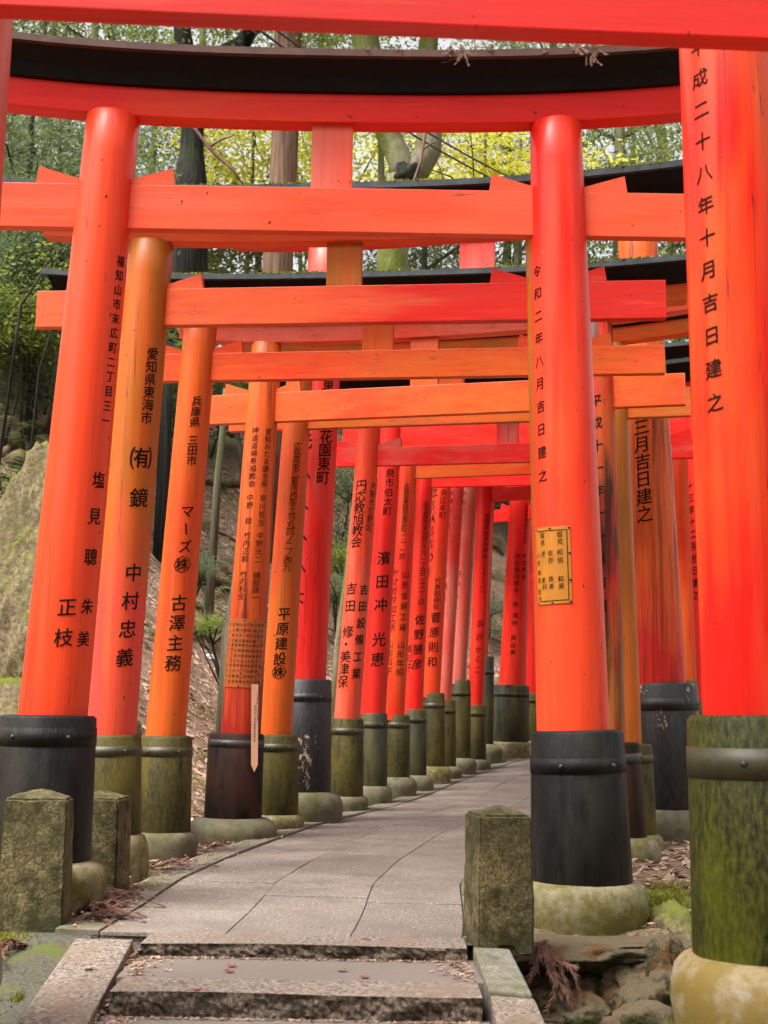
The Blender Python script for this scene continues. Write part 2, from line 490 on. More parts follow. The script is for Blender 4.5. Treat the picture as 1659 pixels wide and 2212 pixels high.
M['leaf_dark'] = leaf("evergreen_leaf", (0.055, 0.085, 0.030), (0.145, 0.185, 0.075))
M['leaf_blue'] = leaf("cedar_needle", (0.062, 0.095, 0.055), (0.155, 0.205, 0.125), 0.4)
M['leaf_yellow'] = leaf("yellow_green_leaf", (0.48, 0.46, 0.05), (0.74, 0.66, 0.11), 0.6)
M['leaf_mid'] = leaf("mid_green_leaf", (0.10, 0.145, 0.032), (0.22, 0.27, 0.06), 0.5)
M['fern'] = leaf("fern_frond", (0.09, 0.145, 0.06), (0.22, 0.29, 0.14), 0.35)
M['moss'] = leaf("bright_moss", (0.105, 0.115, 0.012), (0.22, 0.21, 0.02), 0.2, 0.9)
M['moss_sprig'] = leaf("moss_seed_stalk", (0.20, 0.10, 0.04), (0.30, 0.22, 0.05), 0.3, 0.9)
def litter_mat():
    t = NT("dead_leaf")
    n = t.noise(t.coord((14, 14, 14)), 1, 3, 0.7)
    n2 = t.noise(t.coord((3, 3, 3), off=(3, 1, 2)), 1, 3, 0.6)
    col = t.mix(t.ramp(n, 0.3, 0.7), (0.12, 0.070, 0.045), (0.55, 0.39, 0.28))
    col = t.mix(t.ramp(n2, 0.5, 0.75, 0, 0.5), col, (0.34, 0.15, 0.085))
    return t.finish(col, 0.8, None, spec=0.25)
M['litter'] = litter_mat()
M['frond_dead'] = simple("dry_cedar_frond", (0.11, 0.045, 0.026), 0.8, 0, 25, (0.22, 0.11, 0.07))
M['leaf_red'] = simple("fallen_red_leaf", (0.24, 0.05, 0.025), 0.7, 0, 25, (0.15, 0.035, 0.02))
M['paper'] = simple("white_litter_scrap", (0.62, 0.64, 0.62), 0.7, 0, 9, (0.45, 0.47, 0.47))

# ================================================================== THE GROUND
PL = np.array([(-1.04, -14), (-1.04, 5.38), (-1.0, 6), (-.96, 7), (-.82, 8.1), (-.63, 9.2), (-.44, 10.2), (0, 11.8), (.22, 12.5), (.42, 13.3),
               (.58, 14), (.78, 14.8), (.95, 15.4), (1.13, 16), (1.36, 16.5), (1.62, 17.2), (2.0, 17.9), (2.7, 18.6), (4, 19.5), (6, 20.3), (9, 21.0), (40, 26)], float)
PATH_W = 1.44
def path_z(y):
    return np.interp(y, [5.38, 12, 14, 16, 17.6, 19, 20.2, 26], [.67, .70, .74, .83, .96, 1.12, 1.3, 2.2])

def path_frame(X, Y):
    """Signed distance to the left edge of the path (positive on the hill side) and the edge point's Y."""
    X = np.asarray(X, float); Y = np.asarray(Y, float)
    best = np.full(X.shape, 1e9); sd = np.zeros(X.shape); py = np.zeros(X.shape)
    for a, b in zip(PL[:-1], PL[1:]):
        ab = b - a; L2 = ab @ ab
        t = np.clip(((X - a[0]) * ab[0] + (Y - a[1]) * ab[1]) / L2, 0, 1)
        qx = a[0] + t * ab[0]; qy = a[1] + t * ab[1]
        dx = X - qx; dy = Y - qy
        dist = np.hypot(dx, dy)
        side = np.sign(ab[0] * dy - ab[1] * dx)
        up = dist < best
        best = np.where(up, dist, best); sd = np.where(up, dist * np.where(side == 0, 1, side), sd); py = np.where(up, qy, py)
    return sd, py

def _vn(X, Y, s, k):
    return np.sin(X * s + k) * np.cos(Y * s * 1.13 + 2 * k) + 0.5 * np.sin(X * s * 2.3 + Y * s * 1.7 + k * 3)

def ground(X, Y):
    X = np.asarray(X, float); Y = np.asarray(Y, float)
    dd, py = path_frame(X, Y)
    zf = 0.645 - 0.17 * (5.2 - np.minimum(Y, 5.2))
    zf = np.maximum(zf, -0.02)
    zb = np.where(Y < 5.2, zf, path_z(np.maximum(py, 5.38)))
    start = 0.75 + np.clip(7.6 - Y, 0, 4) * 0.45
    raw = np.maximum(0, dd - start)
    raw = 0.88 * (raw - 0.35 * (1 - np.exp(-raw / 0.35)))
    hill = np.where(raw < 4.0, raw, 4.0 + 2.4 * (1 - np.exp(-(raw - 4.0) / 2.4)))
    z = zb - 0.02 + hill + np.where(dd > 0.5, 1, 0) * (0.05 * _vn(X, Y, 1.7, 1.0) + 0.03 * _vn(X, Y, 4.1, 2.0)) * np.clip(dd - 0.5, 0, 1)
    inside = (dd < 0.12) & (dd > -PATH_W - 0.12)
    z = np.where(inside, zb - 0.07, z)
    r = -dd - PATH_W
    right = r > 0.12
    z = np.where(right, zb - 0.03 - 0.5 * np.clip((r - 1.3) / 1.5, 0, 1) + 0.03 * _vn(X, Y, 3.0, 0.5) * np.clip(r - .4, 0, 1), z)
    hole = right & (Y < 5.75)
    z = np.where(hole, np.minimum(z, 0.37 - 0.17 * (5.3 - np.minimum(Y, 5.3)) + 0.25 * np.clip((Y - 5.45) / .3, 0, 1)), z)
    z = np.where(inside & (Y < 5.5), np.minimum(z, zf - 0.25), z)
    return z

def spaced(lo, hi, f0, f1, fine, coarse):
    a = [f0]
    while a[-1] < f1: a.append(a[-1] + fine)
    s = fine
    left = [f0]
    while left[-1] > lo:
        s = min(s * 1.18, coarse); left.append(left[-1] - s)
    s = fine
    while a[-1] < hi:
        s = min(s * 1.18, coarse); a.append(a[-1] + s)
    return np.array(sorted(set(left[1:])) + a)

gx = spaced(-60, 60, -3.2, 3.0, 0.07, 4.0)
gy = spaced(-40, 110, 3.0, 19.0, 0.09, 5.0)
GX, GY = np.meshgrid(gx, gy)
GZ = ground(GX, GY)
V = np.stack([GX.ravel(), GY.ravel(), GZ.ravel()], 1)
nx, ny = len(gx), len(gy)
ii, jj = np.meshgrid(np.arange(nx - 1), np.arange(ny - 1))
q = (jj * nx + ii).ravel()
Q = np.stack([q, q + 1, q + 1 + nx, q + nx], 1)
terrain = link("forest_ground", np_mesh("forest_ground", V, Q, 4, True), M['ground'])
tag(terrain, "leaf littered forest ground rising as a steep bank behind the gates", kind="structure")

# concrete apron with moss, left of the steps
ax = np.linspace(-2.9, -1.065, 34); ay = np.linspace(1.0, 5.75, 60)
AX, AY = np.meshgrid(ax, ay)
AZ = ground(AX, AY) + 0.008 + 0.012 * _vn(AX, AY, 7, 0.3)
AZ = np.where(AX > -1.3, np.maximum(AZ, ground(AX * 0 - 1.3, AY) + 0.004), AZ)
V = np.stack([AX.ravel(), AY.ravel(), AZ.ravel()], 1)
n1 = len(ax)
ii, jj = np.meshgrid(np.arange(n1 - 1), np.arange(len(ay) - 1))
q = (jj * n1 + ii).ravel()
tag(link("ground_apron", np_mesh("ground_apron", V, np.stack([q, q + 1, q + 1 + n1, q + n1], 1), 4, True), M['apron']),
    "mossy concrete ground beside the lowest steps", kind="structure")

# ---------------------------------------------------------------- the paved path
path = tag(empty("stone_path", (-0.3, 5.38, 0.67)), "pinkish grey stone slab path curving between the gates", kind="structure")
seg = np.diff(PL[1:], axis=0)
cum = np.concatenate([[0], np.cumsum(np.hypot(seg[:, 0], seg[:, 1]))])
def edge_pt(s):
    x = np.interp(s, cum, PL[1:, 0]); y = np.interp(s, cum, PL[1:, 1])
    e = 0.5
    tx = np.interp(s + e, cum, PL[1:, 0]) - np.interp(max(s - e, 0), cum, PL[1:, 0])
    ty = np.interp(s + e, cum, PL[1:, 1]) - np.interp(max(s - e, 0), cum, PL[1:, 1])
    L = math.hypot(tx, ty)
    return np.array([x, y]), np.array([ty / L, -tx / L])          # point, normal to the right
def strip_piece(s0, s1, a, b, top, thick, gap, name, mat, parent, jit, rr, square=False):
    n = 2 if s1 - s0 < 0.5 else 4
    mb = MB()
    rows = []
    dz = rr.uniform(-jit, jit); tl = rr.uniform(-jit, jit)
    for k in range(n + 1):
        s = s0 + gap + (s1 - s0 - 2 * gap) * k / n
        p, nr = edge_pt(s)
        if s0 < 0.01 and k == 0: nr = np.array([1.0, 0])
        for u_, off in ((0, a + gap), (1, b - gap)):
            q2 = p + nr * off
            z = path_z(p[1]) + dz + tl * (u_ - .5) + top
            rows.append((q2[0], q2[1], z))
    V, F = [], []
    for r in rows: V.append(r)
    for r in rows: V.append((r[0], r[1], r[2] - thick))
    N = len(rows)
    for k in range(n):
        i = 2 * k
        F.append((i, i + 1, i + 3, i + 2))
        F.append((N + i, N + i + 2, N + i + 3, N + i + 1))
        F.append((i, i + 2, N + i + 2, N + i)); F.append((i + 1, N + i + 1, N + i + 3, i + 3))
    F.append((0, N, N + 1, 1)); F.append((2 * n, 2 * n + 1, N + 2 * n + 1, N + 2 * n))
    mb.add(V, F)
    return mb.build(name, mat, parent, bevel=0.0032)
rr = random.Random(5)
cols = [(0.0, 0.47), (0.47, 0.94), (0.94, 1.36)]
starts = [[0, .62, 1.55, 2.6], [0, 1.1, 1.95, 3.0], [0, .95, 1.9]]
for c, (a, b) in enumerate(cols):
    s = 0.0
    cuts = list(starts[c])
    while cuts[-1] < 19: cuts.append(cuts[-1] + rr.uniform(0.75, 1.35))
    for s0, s1 in zip(cuts[:-1], cuts[1:]):
        strip_piece(s0, s1, a, b, 0.0, 0.07, 0.0022, "paving_slab", M['slab'], path, 0.002, rr)
for a, b in ((-0.17, 0.0), (1.36, 1.50)):
    s = 0.0
    while s < 19:
        s1 = s + rr.uniform(0.8, 1.3)
        strip_piece(s, s1, a, b, 0.008, 0.14, 0.003, "kerb_stone", M['kerb'], path, 0.006, rr)
        s = s1

mb = MB(); rows = []
for k in range(80):
    p, nr = edge_pt(19.0 * k / 79)
    for off in (-.16, 1.48): rows.append((*(p + nr * off), path_z(p[1]) - .012))
mb.add(rows, [(2 * k, 2 * k + 1, 2 * k + 3, 2 * k + 2) for k in range(79)])
o = mb.build("joint_sand", M['joint'], path)

# ---------------------------------------------------------------- the steps
steps = tag(empty("stone_steps", (-0.26, 4.6, 0.5)), "shallow granite steps with rough dark faces leading up to the path", kind="structure")
def nosing(x0, x1, yf, yb, zt, h, parent, seed):
    """A granite edge stone: level top, rough split front face."""
    r = random.Random(seed)
    nxs, nzs = 70, 7
    V, F = [], []
    for j in range(nzs + 1):
        for i in range(nxs + 1):
            x = x0 + (x1 - x0) * i / nxs
            z = zt - h * j / nzs
            y = yf + (r.uniform(-.003, .009) + 0.005 * math.sin(x * 21 + j) if j > 0 else 0.003 * math.sin(x * 9 + seed))
            zz = z - (0.0015 * r.random() + .003 * math.sin(x * 5 + seed) if j == 0 else 0)
            V.append((x, y, zz))
    for j in range(nzs):
        for i in range(nxs):
            a = j * (nxs + 1) + i
            F.append((a, a + nxs + 1, a + nxs + 2, a + 1))
    mb = MB(); mb.add(V, F, False)
    f = mb.build("rough_face", M['granite_rough'], None)
    n = nxs + 1
    mb = MB()
    T = [V[i] for i in range(n)] + [(V[i][0], yb, zt) for i in range(n)]
    T2 = T + [(x, yb, zt - h) for x, _, _ in T[:n]]
    mb.add(T2, [(i, i + 1, n + i + 1, n + i) for i in range(nxs)] + [(n + i, n + i + 1, 2 * n + i + 1, 2 * n + i) for i in range(nxs)])
    o = mb.build("nosing_stone", M['granite'], parent)
    off = o.location + origin_of(parent)
    f.parent = o
    f.location = -origin_of(parent)
    return o
step_rows = [(5.15, 5.375, .672, .052), (4.53, 4.77, .622, .08), (3.92, 4.15, .545, .09), (3.3, 3.53, .455, .10), (2.7, 2.93, .355, .11), (2.1, 2.33, .245, .12), (1.5, 1.73, .125, .13)]
for k, (yf, yb, zt, h) in enumerate(step_rows):
    nosing(-0.845 + .01 * k, 0.325 + .01 * k, yf, yb, zt, h + 0.03, steps, k)
    nextb = step_rows[k + 1][1] if k + 1 < len(step_rows) else -2.0
    zt2 = zt - h
    mb = MB()
    mb.hexa([(-.86, nextb + .004, zt2 - .08), (.36, nextb + .004, zt2 - .08), (.36, yf + .03, zt2 - .08), (-.86, yf + .03, zt2 - .08),
             (-.86, nextb + .004, zt2), (.36, nextb + .004, zt2), (.36, yf + .03, zt2 + .002), (-.86, yf + .03, zt2 + .002)])
    mb.build("step_tread", M['concrete'], steps)
def string_stone(p, zs, depth, mat, label=None):
    mb = MB()
    ring = [(x, y, z) for (x, y), z in zip(p, zs)]
    mb.hexa([(x, y, z - depth) for x, y, z in ring] + ring)
    o = mb.build("border_stone", mat, steps, bevel=0.008)
    if label: o["label"] = label
string_stone([(-1.075, 3.6), (-.855, 3.6), (-.875, 5.17), (-1.085, 5.17)], [.45, .45, .68, .68], .35, M['granite'])
string_stone([(-1.07, 1.0), (-.845, 1.0), (-.855, 3.59), (-1.075, 3.59)], [.02, .02, .445, .445], .35, M['granite'])
string_stone([(.362, 4.625), (.50, 4.60), (.475, 5.13), (.345, 5.14)], [.625, .62, .675, .678], .40, M['granite_grey'], "short green grey border stone")
string_stone([(.372, 3.6), (.56, 3.6), (.505, 4.585), (.365, 4.61)], [.44, .44, .612, .615], .40, M['granite'])
string_stone([(.40, 1.0), (.62, 1.0), (.56, 3.59), (.372, 3.59)], [.02, .02, .43, .43], .40, M['granite'])

# ================================================================== THE GATES
GROUP = "vermilion torii gates spanning the path"
_gl = {}
OFF = {0: 0.0, 1: 0.0}
def glyphs(chars, big=0):
    todo = [c for c in dict.fromkeys(chars) if (c, big) not in _gl and c not in " 　"]
    tmp = []
    for c in todo:
        cu = bpy.data.curves.new("t", 'FONT'); cu.body = c; cu.size = 1; cu.align_x = 'CENTER'
        cu.resolution_u = 2; cu.offset = OFF[big]
        o = bpy.data.objects.new("t", cu); COL.objects.link(o); tmp.append((c, o, cu))
    bpy.context.view_layer.update()
    dg = bpy.context.evaluated_depsgraph_get()
    for c, o, cu in tmp:
        me = bpy.data.meshes.new_from_object(o.evaluated_get(dg))
        bm = bmesh.new(); bm.from_mesh(me)
        for k in range(-3, 4):
            bmesh.ops.bisect_plane(bm, geom=bm.verts[:] + bm.edges[:] + bm.faces[:], plane_co=(k * 0.14 + .003, 0, 0), plane_no=(1, 0, 0))
        bm.verts.ensure_lookup_table(); bm.verts.index_update()
        P = np.array([v.co[:2] for v in bm.verts]) if bm.verts else np.zeros((0, 2))
        if len(P):
            P[:, 1] -= 0.36
            P[:, 1] += 0.13 * P[:, 0]                # brush hand: strokes rise to the right
        _gl[(c, big)] = (P, [tuple(v.index for v in f.verts) for f in bm.faces])
        bm.free(); bpy.data.meshes.remove(me)
    for c, o, cu in tmp:
        bpy.data.objects.remove(o); bpy.data.curves.remove(cu)

class Pillar:
    """A leaning, tapering round pillar fixed by its centre and width at two heights."""
    def __init__(self, Y, xb, yb, wb, xt, yt, wt):
        self.Y = Y
        self.A = at(xb, yb, Y); self.B = at(xt, yt, Y)
        self.u = unit(self.B - self.A); self.L = np.linalg.norm(self.B - self.A)
        self.rb = wb / 2 * Y / FPX; self.rt = wt / 2 * Y / FPX
        self.a = unit(np.cross([0, 1, 0.0], self.u)); self.b = np.cross(self.u, self.a)     # a: to the right (+X), b: away (+Y)
        if self.a[0] < 0: self.a, self.b = -self.a, -self.b
        if self.b[1] < 0: self.b = -self.b
    def r(self, t): return self.rb + (self.rt - self.rb) * t / self.L
    def t_at(self, z): return (z - self.A[2]) / self.u[2]
    def pt(self, z): return self.A + self.u * self.t_at(z)
    def hit(self, x, y):
        """(t, theta) where the sight line through (x, y) meets the pillar; clamped to the rim."""
        dr = ray(x, y); dr = dr / np.linalg.norm(dr)
        t = self.t_at(at(x, y, self.Y)[2])
        for _ in range(4):
            r = self.r(t)
            w0 = CAM - self.A
            ox, oy = w0 @ self.a, w0 @ self.b
            dx, dy = dr @ self.a, dr @ self.b
            A_ = dx * dx + dy * dy; B_ = ox * dx + oy * dy; C_ = ox * ox + oy * oy - r * r
            disc = B_ * B_ - A_ * C_
            s = (-B_ - math.sqrt(disc)) / A_ if disc > 0 else -B_ / A_
            P = CAM + dr * s
            t = (P - self.A) @ self.u
        th = math.atan2((P - self.A) @ self.b, (P - self.A) @ self.a)
        return t, th
    def write(self, segs, lift=0.0015):
        """SEGS: (text, x0, y0, x1, y1, size): first and last character centres as the photograph shows them."""
        for s in segs: glyphs(s[0], int(s[5] >= 19))
        mb = MB()
        for (txt, x0, y0, x1, y1, size) in segs:
            t0, h0 = self.hit(x0, y0); t1, h1 = self.hit(x1, y1)
            n = len(txt)
            sz = size * self.Y / FPX * 1.08
            for i, c in enumerate(txt):
                if c in " 　": continue
                k = i / (n - 1) if n > 1 else 0
                t = t0 + (t1 - t0) * k; h = h0 + (h1 - h0) * k
                P, F = _gl[(c, int(size >= 19))]
                if not len(P): continue
                if c in "ー":
                    P = np.stack([-P[:, 1], P[:, 0]], 1)
                passes = ((0, 0, 0),) if size < 19 else ((-.011, .004, 0), (.011, -.004, .0004), (0, .010, .0008))     # a heavier brush for the large writing
                for sx_, sy_, lf in passes:
                    vs_ = []
                    for px_, py_ in P:
                        tt = t + (py_ + sy_) * sz; r = self.r(tt) + lift + lf
                        th = h + (px_ + sx_) * sz / r
                        vs_.append(self.A + self.u * tt + r * (math.cos(th) * self.a + math.sin(th) * self.b))
                    mb.add(vs_, F)
        return mb

def rise(s): return abs(s) ** 2.6

def make_torii(label, L, R, nuki, ground_z=None, mats=None, gap=0.31, sh_h=0.125, k_h=0.15, over=0.56, sover=0.60, kover=0.78, nt=0.030, st=0.055,
               sori=0.11, cap='cap_slate', strut_w=0.185, wedge=0.19, nuki_z=None, moss=True, roof=True, bow=0.0, sweepx=None):
    """L, R: dicts with p (pillar), s (sleeve), base, sm (sleeve material), bm, pm (pillar material)."""
    pm, bmm = mats[:2]; lm = mats[2] if len(mats) > 2 else bmm; stm = mats[3] if len(mats) > 3 else pm
    PL_, PR = Pillar(L['Y'], *L['p']), Pillar(R['Y'], *R['p'])
    if nuki_z is None:
        zt = at(nuki[0], nuki[1], L['Y'])[2]; zb = at(nuki[0], nuki[2], L['Y'])[2]
    else: zb, zt = nuki_z
    root = empty("torii_gate", tuple((PL_.pt(0.7) + PR.pt(0.7)) / 2))
    tag(root, label, "torii gate", GROUP)
    zs = zt + gap                               # underside of the lintel
    for P, D in ((PL_, L), (PR, R)):
        # sleeve and base stone
        s = D['s']
        Y = P.Y
        top, bot = at(s[0], s[1], Y), at(s[3], s[4], Y)
        rt_, rb_ = s[2] / 2 * Y / FPX, s[5] / 2 * Y / FPX
        ax_ = unit(top - bot); Ls = np.linalg.norm(top - bot)
        # pillar runs from inside the sleeve up into the lintel
        t0 = P.t_at(top[2] - 0.05); t1 = P.t_at(zs + (sh_h * .25))
        mb = MB()
        n = 14
        prof = [(t0 + (t1 - t0) * k / n, P.r(t0 + (t1 - t0) * k / n)) for k in range(n + 1)]
        prof[-1] = (prof[-1][0] - .012, prof[-1][1]); prof.append((t1, P.r(t1) * 0.9))
        A0 = P.A
        mb.lathe(A0, P.u, prof, 40)
        pil = mb.build("pillar", D.get('pm', pm), root)
        if D.get('text'):
            P.write(D['text']).build("inscription", M['ink'], pil)["kind"] = "stuff"
        D['P'] = P; D['pil'] = pil
        mb = MB()
        ch = min(0.012, rt_ * .1)
        mb.lathe(bot, ax_, [(-0.01, rb_ * .98), (0, rb_), (Ls - ch, rt_), (Ls, rt_ - ch), (Ls + .002, P.r(t0) - .01)], 40)
        sl_ = mb.build("sleeve", M[D['sm']], root)
        tb = Ls * D.get('band', 0.79)
        rband = rb_ + (rt_ - rb_) * tb / Ls
        bh = D.get('bandh', min(0.055, Ls * .10))
        mb = MB()
        mb.lathe(bot, ax_, [(tb, rband - .004), (tb, rband + .003), (tb + bh, rband + .003), (tb + bh, rband - .004)], 40, cap=False)
        mb.build("iron_band", M[D.get('bandm') or D['sm']], sl_)
        a = unit(np.cross(ax_, [0, 1, 0.0]))
        if a[0] < 0: a = -a
        b = unit(np.cross(ax_, a))
        if b[1] > 0: b = -b                     # towards the path's foot
        for ang in D.get('bolts', (-28, 38)):
            th = math.radians(ang)
            dr = math.sin(th) * a + math.cos(th) * b
            mb = MB()
            mb.lathe(bot + ax_ * (tb + bh * .5) + dr * (rband + .003), dr, [(0, .010), (.005, .009), (.008, .005), (.009, .001)], 10)
            mb.build("bolt", M['bolt'], sl_)
        bw, yb2 = D['base'][0] / 2 * Y / FPX, at(D['base'][1], D['base'][2], Y)[2] if len(D['base']) > 2 else at(s[3], D['base'][1], Y)[2]
        hb = bot[2] - yb2
        hb = max(hb, 0.08)
        bw = max(bw, rb_ + .03)
        rd = bw - rb_
        prof = [(-0.12, bw * .93), (0, bw * .97), (hb * .25, bw), (hb * .55, bw * .985), (hb * .8, bw - rd * .25), (hb * .95, bw - rd * .6), (hb * 1.0, bw - rd * .98), (hb + .004, rb_ - .02)]
        sd = random.Random(int(bw * 1e5))
        ph = sd.uniform(0, 6)
        mb = MB()
        mb.lathe((bot[0], bot[1], yb2), (0, 0, 1), prof, 48, wob=lambda th, t: 1 + .016 * math.sin(3 * th + ph) + .010 * math.sin(7 * th + 2 * ph + t * 9) + .006 * math.sin(17 * th + t * 40))
        mb.build("base_stone", M[D.get('bm', 'base_stone')], root)
    # directions
    pl, pr = PL_.pt(zb), PR.pt(zb)
    dirv = np.array([pr[0] - pl[0], pr[1] - pl[1], 0]); dirv = unit(dirv)
    nd = np.array([-dirv[1], dirv[0], 0])       # away from the camera
    zslope = 0
    hN = zt - zb
    # tie beam (runs through both pillars)
    a0, a1 = pl - dirv * over, pr + dirv * over
    a0[2] = a1[2] = zb
    mb = MB()
    npt = 9
    pts = [a0 + (a1 - a0) * k / (npt - 1) + np.array([0, 0, bow * (2 * k / (npt - 1) - 1) ** 2]) for k in range(npt)]
    sec = [(-nt, 0), (nt, 0), (nt, hN), (-nt, hN)]
    mb.sweep(pts, [sec] * npt, nd)
    mb.build("tie_beam", bmm, root, bevel=0.004)
    # wedges over the tie beam either side of each pillar
    if wedge:
        for P in (PL_, PR):
            c = P.pt(zt)
            rp = P.r(P.t_at(zt))
            for sg in (-1, 1):
                i0 = c + dirv * sg * (rp - .01); i1 = c + dirv * sg * (rp + wedge)
                w2 = nt * .92
                mb = MB()
                zz0, zz1 = zt + .002, zt + .002
                o = [i0 - nd * w2, i1 - nd * w2, i1 + nd * w2, i0 + nd * w2]
                bot4 = [(p[0], p[1], zt + .001) for p in o]
                top4 = [(o[0][0], o[0][1], zt + .022), (o[1][0] - dirv[0] * sg * .012, o[1][1] - dirv[1] * sg * .012, zt + .078), (o[2][0] - dirv[0] * sg * .012, o[2][1] - dirv[1] * sg * .012, zt + .078), (o[3][0], o[3][1], zt + .022)]
                mb.hexa(bot4 + top4)
                mb.build("wedge", bmm, root)
    # strut in the middle
    mid = (pl + pr) / 2
    if strut_w:
        mb = MB()
        c = np.array([mid[0], mid[1], zt])
        w2 = strut_w / 2; d2 = nt * .8
        mb.hexa([tuple(c + dirv * sx * w2 + nd * sy * d2 + np.array([0, 0, zz])) for zz in (-.01, gap + .01) for sx, sy in ((-1, -1), (1, -1), (1, 1), (-1, 1))])
        mb.build("strut", stm, root, bevel=0.003)
    if roof:
        tl, tr = PL_.pt(zs), PR.pt(zs)
        half = np.linalg.norm((tr - tl)[:2]) / 2
        cen = (tl + tr) / 2
        Hs = half + sover; Hk = half + kover
        npt = 25
        def spine(H):
            out = []
            for k in range(npt):
                s = -1 + 2 * k / (npt - 1)
                p = np.array([cen[0], cen[1], zs]) + dirv * s * H
                p[2] += sori * rise(s * H / Hk)
                out.append(p)
            return out
        mb = MB()
        mb.sweep(spine(Hs), [[(-st, 0), (st, 0), (st * 1.3, sh_h), (-st * 1.3, sh_h)]] * npt, nd)
        mb.build("lintel", lm, root, bevel=0.003)
        kb, kt = st * 1.75, st * 1.75 + 0.10
        mb = MB()
        z0 = sh_h + .002
        mb.sweep(spine(Hk), [[(-kb, z0), (kb, z0), (kb * 1.25, z0 + k_h * .55), (kt, z0 + k_h), (-kt, z0 + k_h), (-kb * 1.25, z0 + k_h * .55)]] * npt, nd)
        kas = mb.build("roof_beam", M['kasagi'], root)
        mb = MB()
        z1 = z0 + k_h + .001
        kc = kt + .03
        mb.sweep(spine(Hk + .03), [[(-kc, z1), (kc, z1), (kc, z1 + .032), (.02, z1 + .075), (-.02, z1 + .075), (-kc, z1 + .032)]] * npt, nd)
        mb.build("roof_cap", M[cap], kas)
        if moss:
            r = random.Random(int(abs(cen[0] * 999)))
            V, F = [], []
            sp = spine(Hk)
            ls = 2 * Hk / (npt - 1)
            for _ in range(moss):
                g = r.random()
                k = r.uniform(0, npt - 1.01)
                if math.sin(k * 1.7 + cen[1] * 3) + math.sin(k * .63 + cen[1]) < r.uniform(-.9, .9): continue
                i = int(k); p = sp[i] + (sp[i + 1] - sp[i]) * (k - i)
                v = -kc * r.random() ** 1.5 if r.random() < .6 else kc * r.uniform(-1, 1)
                v = -kc + abs(r.gauss(0, .05)) if r.random() < .7 else v
                hgt = z1 + .032 + .043 * max(0, 1 - abs(v) / kc) - .002
                c = p + nd * v + np.array([0, 0, hgt])
                an = r.uniform(0, 3.14); w3 = r.uniform(.006, .015); hh = r.uniform(.004, .019)
                e = dirv * math.cos(an) * w3 + nd * math.sin(an) * w3
                le = np.array([r.gauss(0, .006), r.gauss(0, .006), hh])
                b0 = len(V)
                V += [c - e, c + e, c + le]
                F.append((b0, b0 + 1, b0 + 2))
            if F:
                me = np_mesh("roof_moss", np.array(V) - np.array(origin_of(kas)), np.array(F), 3)
                o = link("roof_moss", me, M['moss'], kas); o["kind"] = "stuff"
    return root, dict(P=(PL_, PR), zt=zt, zb=zb, zs=zs, dir=dirv, nd=nd)

# ---------------------------------------------------------------- paints
def paints(f, s, amt, dark, seed, third=OCHRE, a3=0.0, rough=0.36):
    return (vermilion(f, s, amt, dark, 'z', seed, rough, third, a3), vermilion(f, s, amt, dark, 'x', seed + 20, rough, third, a3))
fresh = (vermilion(RED, CORAL, 0.50, 0.04, 'z', 1, 0.30, OCHRE, 0.0, 0.20), vermilion(CORAL, (0.78, 0.105, 0.04), 0.5, 0.03, 'x', 21, 0.36, OCHRE, 0.0, 0.10),
         vermilion(RED, CORAL, 0.25, 0.03, 'x', 22, 0.36, OCHRE, 0.0, 0.20), vermilion(CORAL, (0.74, 0.15, 0.10), 0.55, 0.05, 'z', 23, 0.36, OCHRE, 0.0, 0.4))  # redder lintel, coral tie beam: shade and light put into the paint
bold = paints(RED, CORAL, 0.25, 0.05, 14)
tan = (vermilion(CORAL, ORANGE, 0.55, 0.12, 'z', 2, 0.36, OCHRE, 0.45), vermilion((0.66, 0.018, 0.010), (0.82, 0.115, 0.032), 0.50, 0.18, 'x', 22, 0.36, OCHRE, 0.22, 0.3, (0, -1.2, 1.3, 0.42, -0.34)))
orange = paints(CORAL, ORANGE, 0.55, 0.05, 3, OCHRE, 0.12)
worn = paints(RED, ORANGE, 0.45, 0.30, 4, OCHRE, 0.15)
ochre = paints(ORANGE, CORAL, 0.30, 0.10, 5, OCHRE, 0.42)
deep = paints(RED, (0.70, 0.02, 0.012), 0.5, 0.12, 6)
rosy = paints(RED, PINK, 0.30, 0.08, 7)
faded = paints(PINK, (0.62, 0.06, 0.04), 0.35, 0.12, 8)
amber = vermilion(CORAL, ORANGE, 0.62, 0.08, 'z', 9, 0.34, OCHRE, 0.25)
olive_p = vermilion(ORANGE, OCHRE, 0.62, 0.12, 'z', 10, 0.38, (0.20, 0.10, 0.012), 0.30)
peel_p = vermilion((0.045, 0.010, 0.005), (0.62, 0.028, 0.010), 0.42, 0.5, 'z', 12, 0.5, (0.42, 0.20, 0.03), 0.33, 0.4, None, 0.025)
streak_p = vermilion((0.62, 0.02, 0.012), ORANGE, 0.45, 0.72, 'z', 13, 0.36, OCHRE, 0.1, 0.4, (2, 0.8, 3.0, -0.26, 0.22), 0.06)
worn_p = vermilion((0.42, 0.018, 0.008), ORANGE, 0.5, 0.70, 'z', 15, 0.42, OCHRE, 0.2, 0.4, (2, 0.4, 2.6, -0.18, 0.30))

def side(Y, p, s, base, sm='sleeve_olive', **k):
    return dict(Y=Y, p=p, s=s, base=base, sm=sm, **k)

